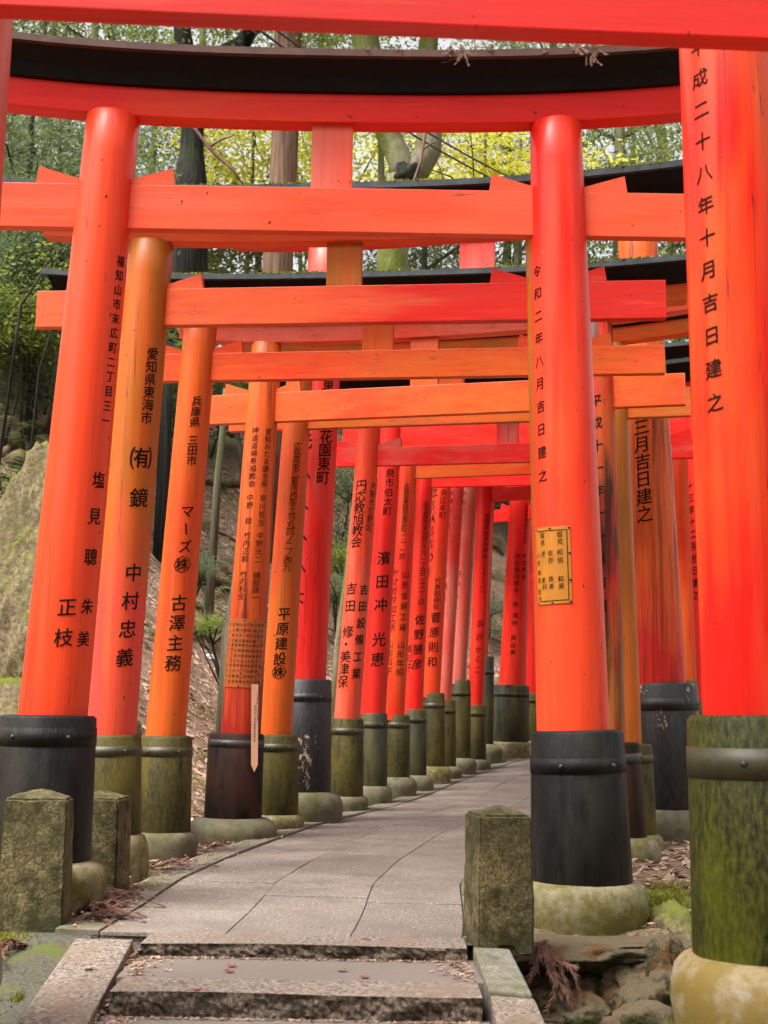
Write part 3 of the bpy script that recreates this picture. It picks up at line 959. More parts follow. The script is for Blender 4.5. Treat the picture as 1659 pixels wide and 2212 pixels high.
# ---- the gate just inside the camera's reach: only its tie beam crosses the top of the picture
a_ = at(0, 22, 2.95)
def side_w(x, y, zb_, zg, r=.14):
    """A side given in metres: pillar foot at (x, y), ground at zg."""
    def px(X, Z):
        v = np.array([X, y, Z]) - CAM
        k = FPX / (v @ _F)
        return 829.5 + (v @ _R) * k, 1106 - (v @ _U) * k
    k = 2 * FPX / y
    inw = -0.03 * np.sign(x)
    b0 = px(x, zg + .72); t0 = px(x + inw * 2.2, zg + 2.9)
    return (b0[0], b0[1], r * k, t0[0], t0[1], r * .82 * k), (*px(x, zg + .72), r * 1.3 * k, *px(x, zg + .12), r * 1.36 * k), px(x, zg)[1]
pA, sA, bA = side_w(-1.36, 2.95, 0, .26); pB, sB, bB = side_w(1.36, 3.09, 0, .26)
make_torii("nearest torii gate whose broad red tie beam spans the very top of the picture",
           side(2.95, pA, sA, (0.48 * FPX / 2.95, bA)), side(3.09, pB, sB, (0.48 * FPX / 3.09, bB)),
           None, mats=deep, nuki_z=(float(a_[2]) + .005, float(a_[2]) + .215), nt=.034, over=.5, bow=0.006, moss=0, wedge=0, gap=.14)  # unseen lintel and roof set low to shade the tie beam

# ---- gate 0: the big near right post dated in the 28th year
t0, i0 = make_torii("large near torii gate with thick orange to red right post and green sleeve",
    side(4.1, (-178, 1540, 206, -57, 35, 176), (-180, 1545, 280, -200, 2020, 286), (400, 2150), 'sleeve_green', pm=faded[0]),
    side(4.1, (1640, 1545, 238, 1566, 110, 206), (1642, 1546, 308, 1660, 2062, 312), (406, 2196), 'sleeve_green', bm='base_stone_gold', bandm='iron_olive', bandh=.085,
         band=.74, pm=vermilion(RED, ORANGE, 0.42, 0.08, 'z', 33, 0.28, OCHRE, 0.10, 0.16, (2, 1.0, 3.4, -0.16, 0.10)),
         text=[("平成二十八年十月吉日建之", 1508, 103, 1544, 870, 41)]),
    None, mats=bold, nuki_z=(3.76, 3.96), moss=0, over=.5)

# ---- gate 1
t1, i1 = make_torii("glossy red torii gate with bronze name plaque and two black post sleeves",
    side(6.0, (115, 1540, 146, 243, 270, 119), (104, 1545, 205, 88, 1857, 208), (278, 1925), 'sleeve_black', bandh=.075,
         text=[("福知山市末広町二丁目三一", 261, 565, 229, 909, 25), ("塩見", 214, 1038, 205, 1116, 36), ("聰", 197, 1204, 197, 1204, 36),
               ("朱美", 189, 1311, 181, 1381, 33), ("正枝", 145, 1312, 137, 1378, 38)]),
    side(6.0, (1238, 1575, 155, 1201, 300, 117), (1246, 1578, 196, 1257, 1902, 212), (272, 1992), 'sleeve_black', bandh=.062, band=.72,
         text=[("令和二年八月吉日建之", 1160, 587, 1172, 1028, 27)]),
    (218, 402, 497), mats=fresh, cap='cap_copper', over=.62, moss=500, gap=.30, sori=.10, k_h=.105)
# plaque on the right post
P1 = i1['P'][1]; pil1 = None
def plaque(root, P, corners, mat, name, screws=True, lift=.004):
    """A thin metal sheet bent round the post; corners as the photograph shows them (tl, tr, br, bl)."""
    c = [P.hit(*q) for q in corners]
    n, mm = 10, 4
    mb = MB(); V, F = [], []
    for layer in (lift, lift - .003):
        for j in range(mm + 1):
            for i in range(n + 1):
                u_, v_ = i / n, j / mm
                t = (c[0][0] * (1 - u_) + c[1][0] * u_) * (1 - v_) + (c[3][0] * (1 - u_) + c[2][0] * u_) * v_
                th = (c[0][1] * (1 - u_) + c[1][1] * u_) * (1 - v_) + (c[3][1] * (1 - u_) + c[2][1] * u_) * v_
                r = P.r(t) + layer
                V.append(P.A + P.u * t + r * (math.cos(th) * P.a + math.sin(th) * P.b))
    N = (n + 1) * (mm + 1)
    for j in range(mm):
        for i in range(n):
            a = j * (n + 1) + i
            F.append((a, a + n + 1, a + n + 2, a + 1)); F.append((N + a, N + a + 1, N + a + n + 2, N + a + n + 1))
    for i in range(n):
        F.append((i, i + 1, N + i + 1, N + i)); k = mm * (n + 1) + i; F.append((k, N + k, N + k + 1, k + 1))
    for j in range(mm):
        a = j * (n + 1); F.append((a, N + a, N + a + n + 1, a + n + 1)); a += n; F.append((a, a + n + 1, N + a + n + 1, N + a))
    mb.add(V, F, False)
    pq = mb.build(name, mat, root)
    # engraved border line
    mb = MB()
    def sp(u_, v_, l):
        t = (c[0][0] * (1 - u_) + c[1][0] * u_) * (1 - v_) + (c[3][0] * (1 - u_) + c[2][0] * u_) * v_
        th = (c[0][1] * (1 - u_) + c[1][1] * u_) * (1 - v_) + (c[3][1] * (1 - u_) + c[2][1] * u_) * v_
        r = P.r(t) + l
        return P.A + P.u * t + r * (math.cos(th) * P.a + math.sin(th) * P.b), unit(math.cos(th) * P.a + math.sin(th) * P.b)
    if screws:
        for (u_, v_) in [(.03, .02), (.5, .02), (.97, .02), (.97, .35), (.97, .7), (.97, .98), (.5, .98), (.03, .98)]:
            q0, nn = sp(u_, v_, lift)
            mb = MB(); mb.lathe(q0, nn, [(0, .006), (.003, .004), (.004, .001)], 8)
            mb.build("screw", M['bolt'], pq)
    return pq, sp
pq, sp = plaque(t1, P1, [(1160, 1142), (1231, 1136), (1236, 1302), (1165, 1308)], M['plaque'], "name_plaque")
mb = MB()
for (e0, e1) in [((.07, .045), (.93, .045)), ((.93, .045), (.93, .955)), ((.93, .955), (.07, .955))]:
    n = 8
    for k in range(n):
        ua, va = e0[0] + (e1[0] - e0[0]) * k / n, e0[1] + (e1[1] - e0[1]) * k / n
        ub, vb = e0[0] + (e1[0] - e0[0]) * (k + 1) / n, e0[1] + (e1[1] - e0[1]) * (k + 1) / n
        du, dv = (0, .009) if e0[1] == e1[1] else (.018, 0)
        mb.add([sp(ua, va, .0055)[0], sp(ub, vb, .0055)[0], sp(ub - du, vb + dv, .0055)[0], sp(ua - du, va + dv, .0055)[0]], [(0, 1, 2, 3)])
mb.build("border_line", M['ink'], pq)["kind"] = "stuff"
P1.write([("塩見", 1209, 1154, 1210, 1170, 13), ("和信", 1210, 1193, 1211, 1210, 13), ("和美", 1212, 1251, 1213, 1266, 13),
          ("佐弥", 1190, 1195, 1191, 1211, 12.5), ("珠希", 1191.5, 1251, 1193, 1267, 12.5),
          ("塩見", 1173, 1157, 1174, 1173, 12.5), ("渉", 1175, 1197, 1175, 1197, 12.5), ("恵利", 1176, 1254, 1178, 1268, 12.5),
          ("心宏", 1165.5, 1200, 1166, 1217, 11), ("萌夏", 1167, 1238, 1167.5, 1254, 11), ("皇怜", 1168, 1279, 1169, 1294, 11)], .0055).build("lettering", M['ink'], pq)["kind"] = "stuff"

# ---- gate 2
make_torii("orange torii gate with ochre stained left post, directly behind the glossy red gate",
    side(7.1, (239, 1580, 108, 328, 520, 98), (240, 1588, 128, 238, 1800, 130), (164, 1896), 'sleeve_olive', bandm='iron_olive', pm=vermilion((0.78, 0.065, 0.045), OCHRE, 0.44, 0.06, 'z', 41, 0.34, ORANGE, 0.25, 0.2, (2, 0.6, 2.4, -0.24, 0.26)),
         text=[("愛知県東海市", 330, 765, 317, 903, 27), ("㈲", 306, 990, 306, 990, 50), ("鏡", 301, 1076, 301, 1076, 41), ("中村忠義", 289, 1238, 270, 1421, 38)]),
    side(6.86, (1210, 1580, 100, 1182, 553, 97), (1212, 1590, 130, 1216, 1830, 136), (160, 1895), 'sleeve_olive', pm=olive_p),
    (325, 628, 707), mats=tan, gap=.235, sh_h=.10, k_h=.11, sori=.09, over=.585, sover=.58, kover=.80, wedge=.185, moss=3500)

# ---- gate 3
make_torii("bright orange torii gate with wood grain tie beam and thick moss on its dark roof",
    side(8.1, (358, 1582, 85, 433, 710, 73), (358, 1590, 114, 352, 1795, 116), (150, 1839), 'sleeve_olive', bandm='iron_olive', bm='base_stone_grey', pm=amber,
         text=[("兵庫県", 425, 867, 421, 912, 22), ("三田市", 417, 951, 414, 995, 22), ("マーズ", 405, 1105, 400, 1181, 28), ("㊑", 394, 1220, 394, 1220, 36), ("古澤主務", 387, 1303, 374, 1433, 34)]),
    side(7.8, (1250, 1590, 80, 1220, 770, 70), (1254, 1600, 100, 1258, 1810, 104), (130, 1850), 'sleeve_olive', pm=amber),
    (424, 766, 825), mats=orange, gap=.20, sh_h=.095, k_h=.085, sori=.07, over=.56, sover=.70, kover=.90, wedge=.18, moss=5500)

# ---- gate 4
t4, i4 = make_torii("weathered torii gate with streaked paint and copper sheet of names on its left post",
    side(9.2, (520, 1580, 86, 576, 750, 66), (511, 1584, 118, 503, 1765, 122), (190, 1814), 'sleeve_char', bandm='iron_dark', bandh=.045, band=.84, bm='base_stone_grey', pm=worn_p, bolts=(-20, 62),
         text=[("愛知みたま講支部", 580, 933, 571, 1045, 15), ("早川哲生", 568, 1077, 564.5, 1129, 15), ("中野光二", 562, 1157, 557, 1209, 15), ("磯部順一", 555, 1243, 551, 1291, 15.5),
               ("神道道場寿福教会", 551.5, 930, 544, 1045, 15), ("中野　稔", 540, 1075, 536.6, 1125, 15), ("竹内正毅", 533.7, 1157, 529, 1207, 15), ("竹内利全", 526, 1241, 521, 1288, 15.5)]),
    side(8.59, (1311, 1606, 80, 1290, 813, 74), (1326, 1606, 108, 1340, 1806, 112), (172, 1871), 'sleeve_char', pm=peel_p, bandm='iron_dark', bolts=(0, 70),
         text=[("平成十一年十一月吉日", 1287, 865, 1300, 1310, 25)]),
    (566, 851, 914), mats=(*orange, vermilion((0.72, 0.13, 0.085), CORAL, 0.4, 0.05, 'x', 81)), gap=.32, sh_h=.11, k_h=.13, over=.54, sover=.62, kover=.80, wedge=.17, moss=600)
P4 = i4['P'][0]
pq4, sp4 = plaque(t4, P4, [(495, 1337), (573, 1341), (562, 1487), (482, 1484)], M['plaque_red'], "name_sheet", lift=.004)
names = [("早川重夫", "神谷恵一", "神谷勇"), ("早川義一", "永田恵子", "吉野三文"), ("小林正義", "榊原保夫", "神野恵子"), ("早川岩夫", "山田保正", "吉田瀬男"), ("石田和良", "大石源三", "早川清文"),
         ("本田　進", "榊原敏元", "早川まゆ美"), ("山口光江", "神野まち", "早川博規"), ("増瀬光重", "松永順子", "早川雅啓"), ("井上貢文", "澤田とよ子", "草川知恵"), ("石井明", "黒田とし", "磯部京子")]
segs = []
for k, col in enumerate(names):
    u_ = 0.93 - k * 0.096
    for j, nm in enumerate(col):
        x0 = 495 + 78 * u_; v0 = (.075, .375, .675)[j]; v1 = v0 + .235
        def pos(v): return (495 + 78 * u_ + v * (-13 + 2 * u_), 1337 + 4 * u_ + v * 147)
        pa, pb = pos(v0), pos(v1)
        segs.append((nm, pa[0], pa[1], pb[0], pb[1], 6.6))
P4.write(segs, .0055).build("lettering", M['ink'], pq4)["kind"] = "stuff"

# ---- gate 5
make_torii("ochre orange torii gate with slim posts, between the weathered gate and the tallest gate",
    side(9.9, (595, 1580, 70, 640, 923, 60), (598, 1587, 90, 596, 1758, 96), (122, 1787), 'sleeve_olive', bandm='iron_olive', pm=vermilion(ORANGE, CORAL, 0.35, 0.05, 'z', 51, 0.36, OCHRE, 0.40),
         text=[("広島県東広島市西条土与丸四ノ二ノ四九", 643, 964, 620, 1226, 17.5), ("平原建設", 614, 1326, 604, 1423, 27), ("㊑", 602, 1452, 602, 1452, 30)]),
    side(9.34, (1352, 1604, 68, 1327, 885, 62), (1363, 1608, 90, 1370, 1801, 94), (128, 1839), 'sleeve_olive', pm=olive_p, bandm='iron_olive', bolts=(-28, 70)),
    (637, 871, 929), mats=ochre, gap=.30, sh_h=.10, k_h=.12, over=.51, sover=.58, kover=.78, wedge=.16, moss=500)

# ---- gate 6: the tall one
make_torii("tallest red torii gate with big black writing and burnt peeling black sleeves",
    side(10.6, (658, 1463, 92, 706, 560, 84), (661, 1468, 110, 657, 1709, 114), (170, 1766), 'sleeve_peel', bm='base_stone_grey', bandh=.06, band=.80, pm=rosy[0],
         text=[("東", 710, 830, 710, 830, 29), ("花園東町", 705, 943, 698, 1032, 30), ("光八人入八大", 659, 955, 641, 1290, 34)]),
    side(9.9, (1425, 1473, 112, 1397, 908, 98), (1438, 1476, 134, 1448, 1746, 140), (196, 1814), 'sleeve_peel', bm='base_stone_grey', bandh=.085, band=.78, pm=streak_p, bolts=(18, 62),
         text=[("三月吉日建之", 1385, 923, 1392, 1111, 35)]),
    (690, 640, 704), mats=rosy, gap=.36, sh_h=.16, k_h=.16, over=.6, sover=.80, kover=1.0, strut_w=.27, wedge=.2, moss=200)

# ---- gate 7
make_torii("coral red torii gate with pale pink left post standing past the tall gate",
    side(11.6, (750, 1548, 56, 798, 926, 50), (749, 1552, 72, 746, 1719, 76), (98, 1744), 'sleeve_olive', bm='base_stone_grey', bandm='iron_olive', pm=vermilion(CORAL, PINK, 0.35, 0.06, 'z', 71, 0.36),
         text=[("円応教旭教会", 779.7, 1048.6, 768.5, 1171, 25), ("大阪市生野区", 806.7, 1049.4, 798, 1139, 17), ("吉田", 758, 1272, 755.7, 1309, 25), ("修・美津保", 750.5, 1365, 739, 1473, 26),
               ("吉田設備工業", 787, 1274, 770.4, 1455, 22)]),
    side(11.04, (1440, 1500, 56, 1415, 950, 50), (1444, 1505, 74, 1450, 1700, 78), (100, 1770), 'sleeve_olive'),
    (797, 968, 1008), mats=rosy, gap=.30, sh_h=.11, k_h=.12, over=.5, wedge=.20, moss=200)

# ---- the gates beyond: left posts as seen, right posts across the path
def far_gate(label, Y, p, s, base, nb, sm, mats, text=(), hN=.16, R=None, **k):
    L = side(Y, p, s, base, sm, text=list(text), **k)
    PLL = Pillar(Y, *p)
    zb = at(p[3], nb, Y)[2]
    foot = at(s[3], base[1], Y)
    if R is None:
        dd = 0.4
        y0 = foot[1]
        tx = np.interp(y0 + dd, PL[:, 1], PL[:, 0]) - np.interp(y0 - dd, PL[:, 1], PL[:, 0]); ty = 2 * dd
        Ln = math.hypot(tx, ty)
        q = foot[:2] + np.array([ty, -tx]) / Ln * 2.25
        zg = float(path_z(q[1]))
        pp, ss, bb = side_w(q[0], q[1], 0, zg, PLL.rb)
        R = side(q[1], pp, ss, (PLL.rb * 3.6 * FPX / q[1], bb), sm)
        # lean the far post inwards
    return make_torii(label, L, R, None, mats=mats, nuki_z=(zb, zb + hN), moss=0, sh_h=.10, k_h=.12, over=.45, wedge=.15, strut_w=.16, gap=.28)

far_gate("red torii gate whose left post has large widely spaced black writing, next to pink post", 12.5, (806, 1535, 55, 841, 1010, 46), (807, 1540, 59, 805, 1697, 62), (84, 1730), 972, 'sleeve_grey', deep,
         [("泉市伯太町", 842.4, 1022.3, 836.4, 1104, 19.5), ("濱田冲", 829, 1206, 822.4, 1307, 29), ("光恵", 818.7, 1381.7, 815.7, 1425, 30)],
         hN=.26, R=side(11.8, (1536, 1480, 60, 1512, 1000, 54), (1540, 1512, 78, 1546, 1700, 82), (110, 1770), 'sleeve_olive', text=[("十三年十二月吉日建之", 1491, 1050, 1503, 1286, 19)]), bm='base_stone_grey')
far_gate("red and orange two toned torii gate with slim post and olive sleeve", 13.3, (851, 1538, 46, 882, 1010, 40), (859, 1545, 52, 858, 1678, 54), (86, 1712), 1035, 'sleeve_olive',
         paints(RED, ORANGE, 0.5, 0.08, 61), [("大阪府富田林市喜志町二、一、二四", 878.7, 1048.6, 868.5, 1203, 12), ("ヤマガタ加工所", 854, 1238.4, 846.5, 1355.5, 18), ("山形和平", 843.5, 1391.4, 839.7, 1450, 17),
          ("山形金綱工場", 877.2, 1241.4, 869.7, 1356, 16), ("山形年昭", 866.7, 1393.6, 863.7, 1452, 16)],
         R=side(12.5, (1481, 1456, 52, 1470, 1106, 48), (1484, 1470, 66, 1488, 1650, 70), (90, 1740), 'sleeve_olive'), bandm='iron_olive', bm='base_stone_grey')
far_gate("plain red torii gate with black lettered post in narrow grey sleeve", 14.0, (893, 1528, 41, 918, 1037, 34), (897, 1532, 48, 896, 1674, 50), (80, 1705), 1054, 'sleeve_grey', bold,
         [("名古屋市天白区久方一丁目二十二ー四", 921.5, 1089, 909.8, 1300.7, 13.5), ("佐野勝彦", 907.3, 1339, 901.2, 1434.9, 22), ("真知子", 884.7, 1402.6, 883.2, 1442.4, 18)], bm='base_stone_grey')
far_gate("red torii gate with large roman letters down its post edge", 14.8, (931, 1493, 40, 955, 1058, 38), (937, 1497, 47, 937, 1655, 50), (76, 1683), 1047, 'sleeve_olive', fresh,
         [("央区本町", 958.3, 1064.4, 955.9, 1112.4, 15), ("代表取締役", 945.7, 1254.8, 941.8, 1310.3, 13), ("菅原則和", 941.2, 1334.3, 932.8, 1430, 22), ("社SASSO)", 938, 1063, 928, 1232, 24)], bandm='iron_olive')
far_gate("faded dusky pink torii gate with narrow post in dark olive sleeve", 15.4, (957, 1508, 36, 984, 1058, 36), (961, 1512, 46, 961, 1655, 48), (76, 1675), 1046, 'sleeve_olive', paints(PINK, RED, 0.45, 0.2, 62),
         [("大阿町丁目三二一", 975, 1066, 963, 1190, 12), ("吉田和之", 961, 1240, 955, 1320, 15)], bm='base_stone_grey')
far_gate("pale whitish pink torii gate with green edged sleeve", 16.0, (987, 1463, 40, 1014, 1055, 36), (994, 1469, 46, 994, 1637, 46), (70, 1665), 1046, 'sleeve_olive', faded,
         [("大田町八三二一", 1003, 1066, 992, 1180, 11), ("田中八之", 990, 1240, 984, 1310, 14)], bm='base_stone_grey')
far_gate("deep red torii gate with black written post beside pale whitish one", 16.5, (1027, 1518, 34, 1049, 1053, 35), (1029, 1523, 40, 1029, 1640, 42), (62, 1668), 1084, 'sleeve_olive', bold,
         [("長野県松本市神田一ー十ー二八", 1052.7, 1115.4, 1041.7, 1275.8, 12), ("洞沢", 1037, 1347.8, 1034.7, 1376.3, 15), ("かくこ", 1033.9, 1403.3, 1030.3, 1446.8, 15), ("功　子", 1014.7, 1404.8, 1012.3, 1443.8, 14)], bm='base_stone_grey')
far_gate("red torii gate with tall thin brown sleeve before the bend", 17.2, (1037, 1412, 34, 1052, 1088, 32), (1045, 1418, 44, 1044, 1607, 44), (84, 1634), 1078, 'sleeve_grey', deep, bm='base_stone_grey')
far_gate("torii gate at the bend with broad red post and wide green grey sleeve", 17.8, (1107, 1475, 57, 1124, 1090, 47), (1104, 1480, 78, 1102, 1602, 80), (88, 1630), 1124, 'sleeve_grey', bold,
         [("兵庫県尼崎市七松町", 1138, 1094.4, 1134.6, 1172.4, 8.5), ("㊑旭美装", 1132.8, 1200.8, 1131.6, 1245.8, 11), ("円応教旭教会", 1118.7, 1202, 1115, 1274, 11.5), ("柳澤", 1113.5, 1306, 1112.5, 1330, 12),
          ("伸", 1111, 1346.5, 1111, 1346.5, 12), ("真由美", 1109, 1378, 1107.5, 1409.5, 12)])
far_gate("last red torii gate half hidden behind the plaque post", 18.6, (1150, 1550, 44, 1164, 1120, 38), (1152, 1497, 58, 1152, 1600, 60), (70, 1628), 1118, 'sleeve_olive', deep)

# ================================================================== STONES AND POSTS BESIDE THE STEPS
from mathutils import noise as mnoise
def hill_at(px, py, y0=4.0, y1=60.0):
    r = ray(px, py)
    Y = y0
    while Y < y1:
        P = CAM + r * Y
        if P[2] <= float(ground(P[0], P[1])): return P
        Y += 0.05
    return CAM + r * y1
def gz(x, y): return float(ground(x, y))

def bollard(label, x, y, zb, w_, h, yaw, seed):
    r = random.Random(seed)
    n = 9; c, s = math.cos(yaw), math.sin(yaw)
    mb = MB()
    bm_ = bmesh.new()
    bmesh.ops.create_cube(bm_, size=1)
    for v in bm_.verts:
        v.co.x *= w_; v.co.y *= w_; v.co.z = 0 if v.co.z < 0 else h
        if v.co.z > 0: v.co.x *= .94; v.co.y *= .94
    top = [f for f in bm_.faces if f.normal.z > .9][0]
    res = bmesh.ops.poke(bm_, faces=[top])
    res['verts'][0].co.z += 0.034
    bmesh.ops.bevel(bm_, geom=bm_.edges[:], offset=.008, segments=2, affect='EDGES')
    bmesh.ops.subdivide_edges(bm_, edges=[e for e in bm_.edges if e.calc_length() > .06], cuts=10, use_grid_fill=True)
    for v in bm_.verts:
        p = v.co * 14 + Vector((seed, seed * 2, 0))
        v.co += v.normal * (0.0045 * mnoise.noise(p) + .004 * mnoise.noise(p * .35) + .003 * mnoise.noise(p * 2.5))
        v.co.z -= .03 if v.co.z < .01 else 0
        v.co.x, v.co.y = v.co.x * c - v.co.y * s, v.co.x * s + v.co.y * c
    me = bpy.data.meshes.new("stone_post"); bm_.to_mesh(me); bm_.free()
    o = link("stone_post", me, M['bollard'], None, (x, y, zb))
    tag(o, label, "stone post", "granite posts at the top of the steps")
    return o
bp = bollard("speckled mossy granite post standing in front of the black left sleeve of the glossy gate", -1.330, 5.56, .66, .252, .49, .10, 1)
bp2 = bollard("shorter dark mossy granite post with faint carved marks, behind the front left stone post", -1.275, 6.52, .66, .232, .435, -.10, 2)
bollard("slanting topped mossy granite post at the right end of the top step", .452, 5.36, .655, .215, .475, .22, 3)

def rock(name, label, c, size, seed, mat, cuts=5, rough=.18, rot=0, freq=1.6, cat="rock", group=None, sub=4, flat_top=None):
    r = random.Random(seed)
    bm_ = bmesh.new()
    bmesh.ops.create_icosphere(bm_, subdivisions=sub, radius=1)
    pl = []
    for _ in range(cuts):
        n = Vector((r.gauss(0, 1), r.gauss(0, 1), r.gauss(0, .7))).normalized()
        pl.append((n, r.uniform(.55, .85)))
    for v in bm_.verts:
        p = v.co.copy()
        for n, dd in pl:
            e = p.dot(n) - dd
            if e > 0: p -= n * e * .92
        q = p * freq + Vector((seed * 1.3, seed, 0))
        p += v.co * (rough * mnoise.noise(q) + rough * .7 * (.25 - abs(mnoise.noise(q * 2.2))) + rough * .45 * (.22 - abs(mnoise.noise(q * 5))) + rough * .14 * mnoise.noise(q * 11) + rough * .08 * mnoise.noise(q * 23))
        if flat_top is not None and p.z > flat_top: p.z = flat_top + (p.z - flat_top) * .12
        v.co = Vector((p.x * size[0], p.y * size[1], p.z * size[2]))
    bmesh.ops.rotate(bm_, verts=bm_.verts, matrix=Matrix.Rotation(rot, 3, 'Z'))
    for f in bm_.faces: f.smooth = True
    me = bpy.data.meshes.new(name); bm_.to_mesh(me); bm_.free()
    o = link(name, me, mat, None, c)
    if label: tag(o, label, cat, group)
    return o
RG = "broken rocks beside the right end of the steps"
rock("rock_ledge", "flat pale brown ledge of rock holding up the right stone base", (.86, 5.76, .57), (.47, .36, .12), 4, M['rock'], 4, .16, flat_top=.45, group=RG, sub=5)
rock("rock", "dark mass of rock set back under the flat ledge", (.92, 6.0, .34), (.42, .38, .24), 5, M['rock'], 5, .30, group=RG, sub=5)
rock("rock", "dark hollow rock under the front of the flat brown ledge", (.72, 5.50, .33), (.22, .18, .15), 7, M['rock'], 6, .30, .4, group=RG, sub=5)
rock("rock", "crumbling orange brown rock at the outer corner of the ledge", (1.05, 5.46, .42), (.20, .22, .24), 9, M['rock'], 7, .36, 1.0, group=RG, sub=5)
rock("rock", "grey jagged upright rock between ledge and mossy mound", (1.25, 5.85, .46), (.12, .26, .26), 12, M['boulder'], 7, .38, .5, group=RG, sub=5)
rock("rock", "small sharp brown stone jutting from the lower face", (.98, 5.12, .36), (.17, .15, .14), 15, M['rock'], 7, .4, .2, group=RG, sub=4)
rock("rock", "low mossy rock lying in the hole beside the border stones", (.74, 5.02, .32), (.22, .18, .12), 21, M['rock'], 5, .3, .8, group=RG)
rock("mossy_mound", "bright mossy mound of earth and rock beside the second right post", (1.30, 6.55, .46), (.26, .62, .26), 17, M['rock_moss'], 3, .16, -.1, group=RG, sub=5)
rock("plinth_stone", "moss edged flat stone under the green sleeved near post", (1.13, 4.12, .50), (.40, .36, .17), 19, M['rock_moss'], 3, .12, .2, flat_top=.72, group=RG)
rock("moss_bank", "strip of moss along the outer side of the lower right border stones", (.63, 4.35, .33), (.10, .55, .17), 23, M['rock_moss'], 2, .15, .05, group=RG)

def mossy(o, n, seed, hmin=.2, h=(.006, .018)):
    r = random.Random(seed); me = o.data
    fs = [p for p in me.polygons if p.normal.z > hmin]
    wts = [p.area for p in fs]
    V, F = [], []
    for p in r.choices(fs, wts, k=n):
        vs_ = [me.vertices[i].co for i in p.vertices]
        a, b = r.random(), r.random()
        if a + b > 1: a, b = 1 - a, 1 - b
        c = vs_[0] + (vs_[1] - vs_[0]) * a + (vs_[2] - vs_[0]) * b
        if mnoise.noise(c * 6 + Vector((seed, 0, 0))) < -.12: continue
        e = Vector((r.gauss(0, 1), r.gauss(0, 1), 0)).normalized() * r.uniform(.002, .004)
        t = c + p.normal * r.uniform(*h) + Vector((r.gauss(0, .004), r.gauss(0, .004), 0))
        i0 = len(V); V += [c - e, c + e, t]; F.append((i0, i0 + 1, i0 + 2))
    m2 = np_mesh("moss_cover", np.array([tuple(v) for v in V]), np.array(F), 3)
    q = link("moss_cover", m2, M['moss'], o); q["kind"] = "stuff"
for o in list(bpy.data.objects):
    if o.name.startswith("mossy_mound"): mossy(o, 9000, 3, .0)
    if o.name.startswith("moss_bank"): mossy(o, 5000, 4, .0)
    if o.name.startswith("plinth_stone"): mossy(o, 3000, 5, .25)

# the standing stone with moss, left
st = empty("standing_stone", (-2.0, 8.7, 1.0))
tag(st, "mossy standing stone monument with smooth grey tablet, half hidden by the leftmost post", "monument")
def under(o, parent):
    w_ = o.location.copy(); o.parent = parent; o.location = w_ - origin_of(parent); return o
under(rock("boulder", None, (-2.08, 8.75, 2.12), (.46, .28, 1.0), 38, M['boulder'], 3, .20, .15, freq=1.3, sub=6), st)
mb = MB()
mb.hexa([(-2.17, 8.44, 1.70), (-1.80, 8.44, 1.70), (-1.80, 8.62, 1.70), (-2.17, 8.62, 1.70), (-2.13, 8.47, 2.28), (-1.82, 8.47, 2.36), (-1.82, 8.62, 2.36), (-2.13, 8.62, 2.28)])
mb.build("tablet", M['tablet'], st, bevel=.012)
under(rock("plinth", None, (-2.25, 8.72, 1.28), (.78, .50, .46), 33, M['rock_moss'], 4, .12, .0, flat_top=.85), st)
rock("rock", "dark wet stone half buried below the standing stone", (-2.15, 8.1, 1.02), (.45, .25, .22), 37, M['rock'], 5, .3, 0)

for o in st.children:
    if o.name.startswith('boulder'): mossy(o, 2500, 7, .6, (.004, .012))
    if o.name.startswith('plinth'): mossy(o, 6000, 8, .3)

# ------------------------------------------------------------------ wooden tag slat on gate 4
q0, q1 = at(550.5, 1478, 9.02), at(549.5, 1652, 9.02)
sw = 14.5 / 2 * 9.02 / FPX
mb = MB()
qq = []
for yy in (0, .007):
    tip = at(549, 1668, 9.02)
    qq += [(q1[0] - sw, 9.02 + yy, q1[2]), (q1[0] + sw, 9.02 + yy, q1[2]), (q0[0] + sw, 9.02 + yy, q0[2]), (q0[0] - sw, 9.02 + yy, q0[2]), (q1[0], 9.02 + yy, float(tip[2]))]
mb.add(qq, [(0, 4, 1, 2, 3), (8, 7, 6, 9, 5), (0, 3, 8, 5), (3, 2, 7, 8), (2, 1, 6, 7), (1, 4, 9, 6), (4, 0, 5, 9)])
slat = empty("wooden_tag", (float(q1[0]), 9.02, float(q1[2])))
tag(slat, "bare pale wooden tag slat with pointed foot on the front of the charred sleeve", "wooden tag")
mb.build("slat", M['raw_wood'], slat)
glyphs("昭和五十三年大鳥居本郡部計保存会二")
mb = MB()
for txt, dx, z0, sz in (("大鳥居本部", .006, .86, .011), ("昭和五十年本郡部計保存会", -.004, .72, .017), ("三十二年保存", .012, .70, .013)):
    for i, c in enumerate(txt):
        P, F = _gl[(c, 0)]
        zz = q1[2] + (q0[2] - q1[2]) * z0 - i * sz * 1.15
        mb.add([(q1[0] + dx + p[0] * sz, 9.0185, zz + p[1] * sz) for p in P], F)
mb.build("handwriting", M['ink'], slat)["kind"] = "stuff"

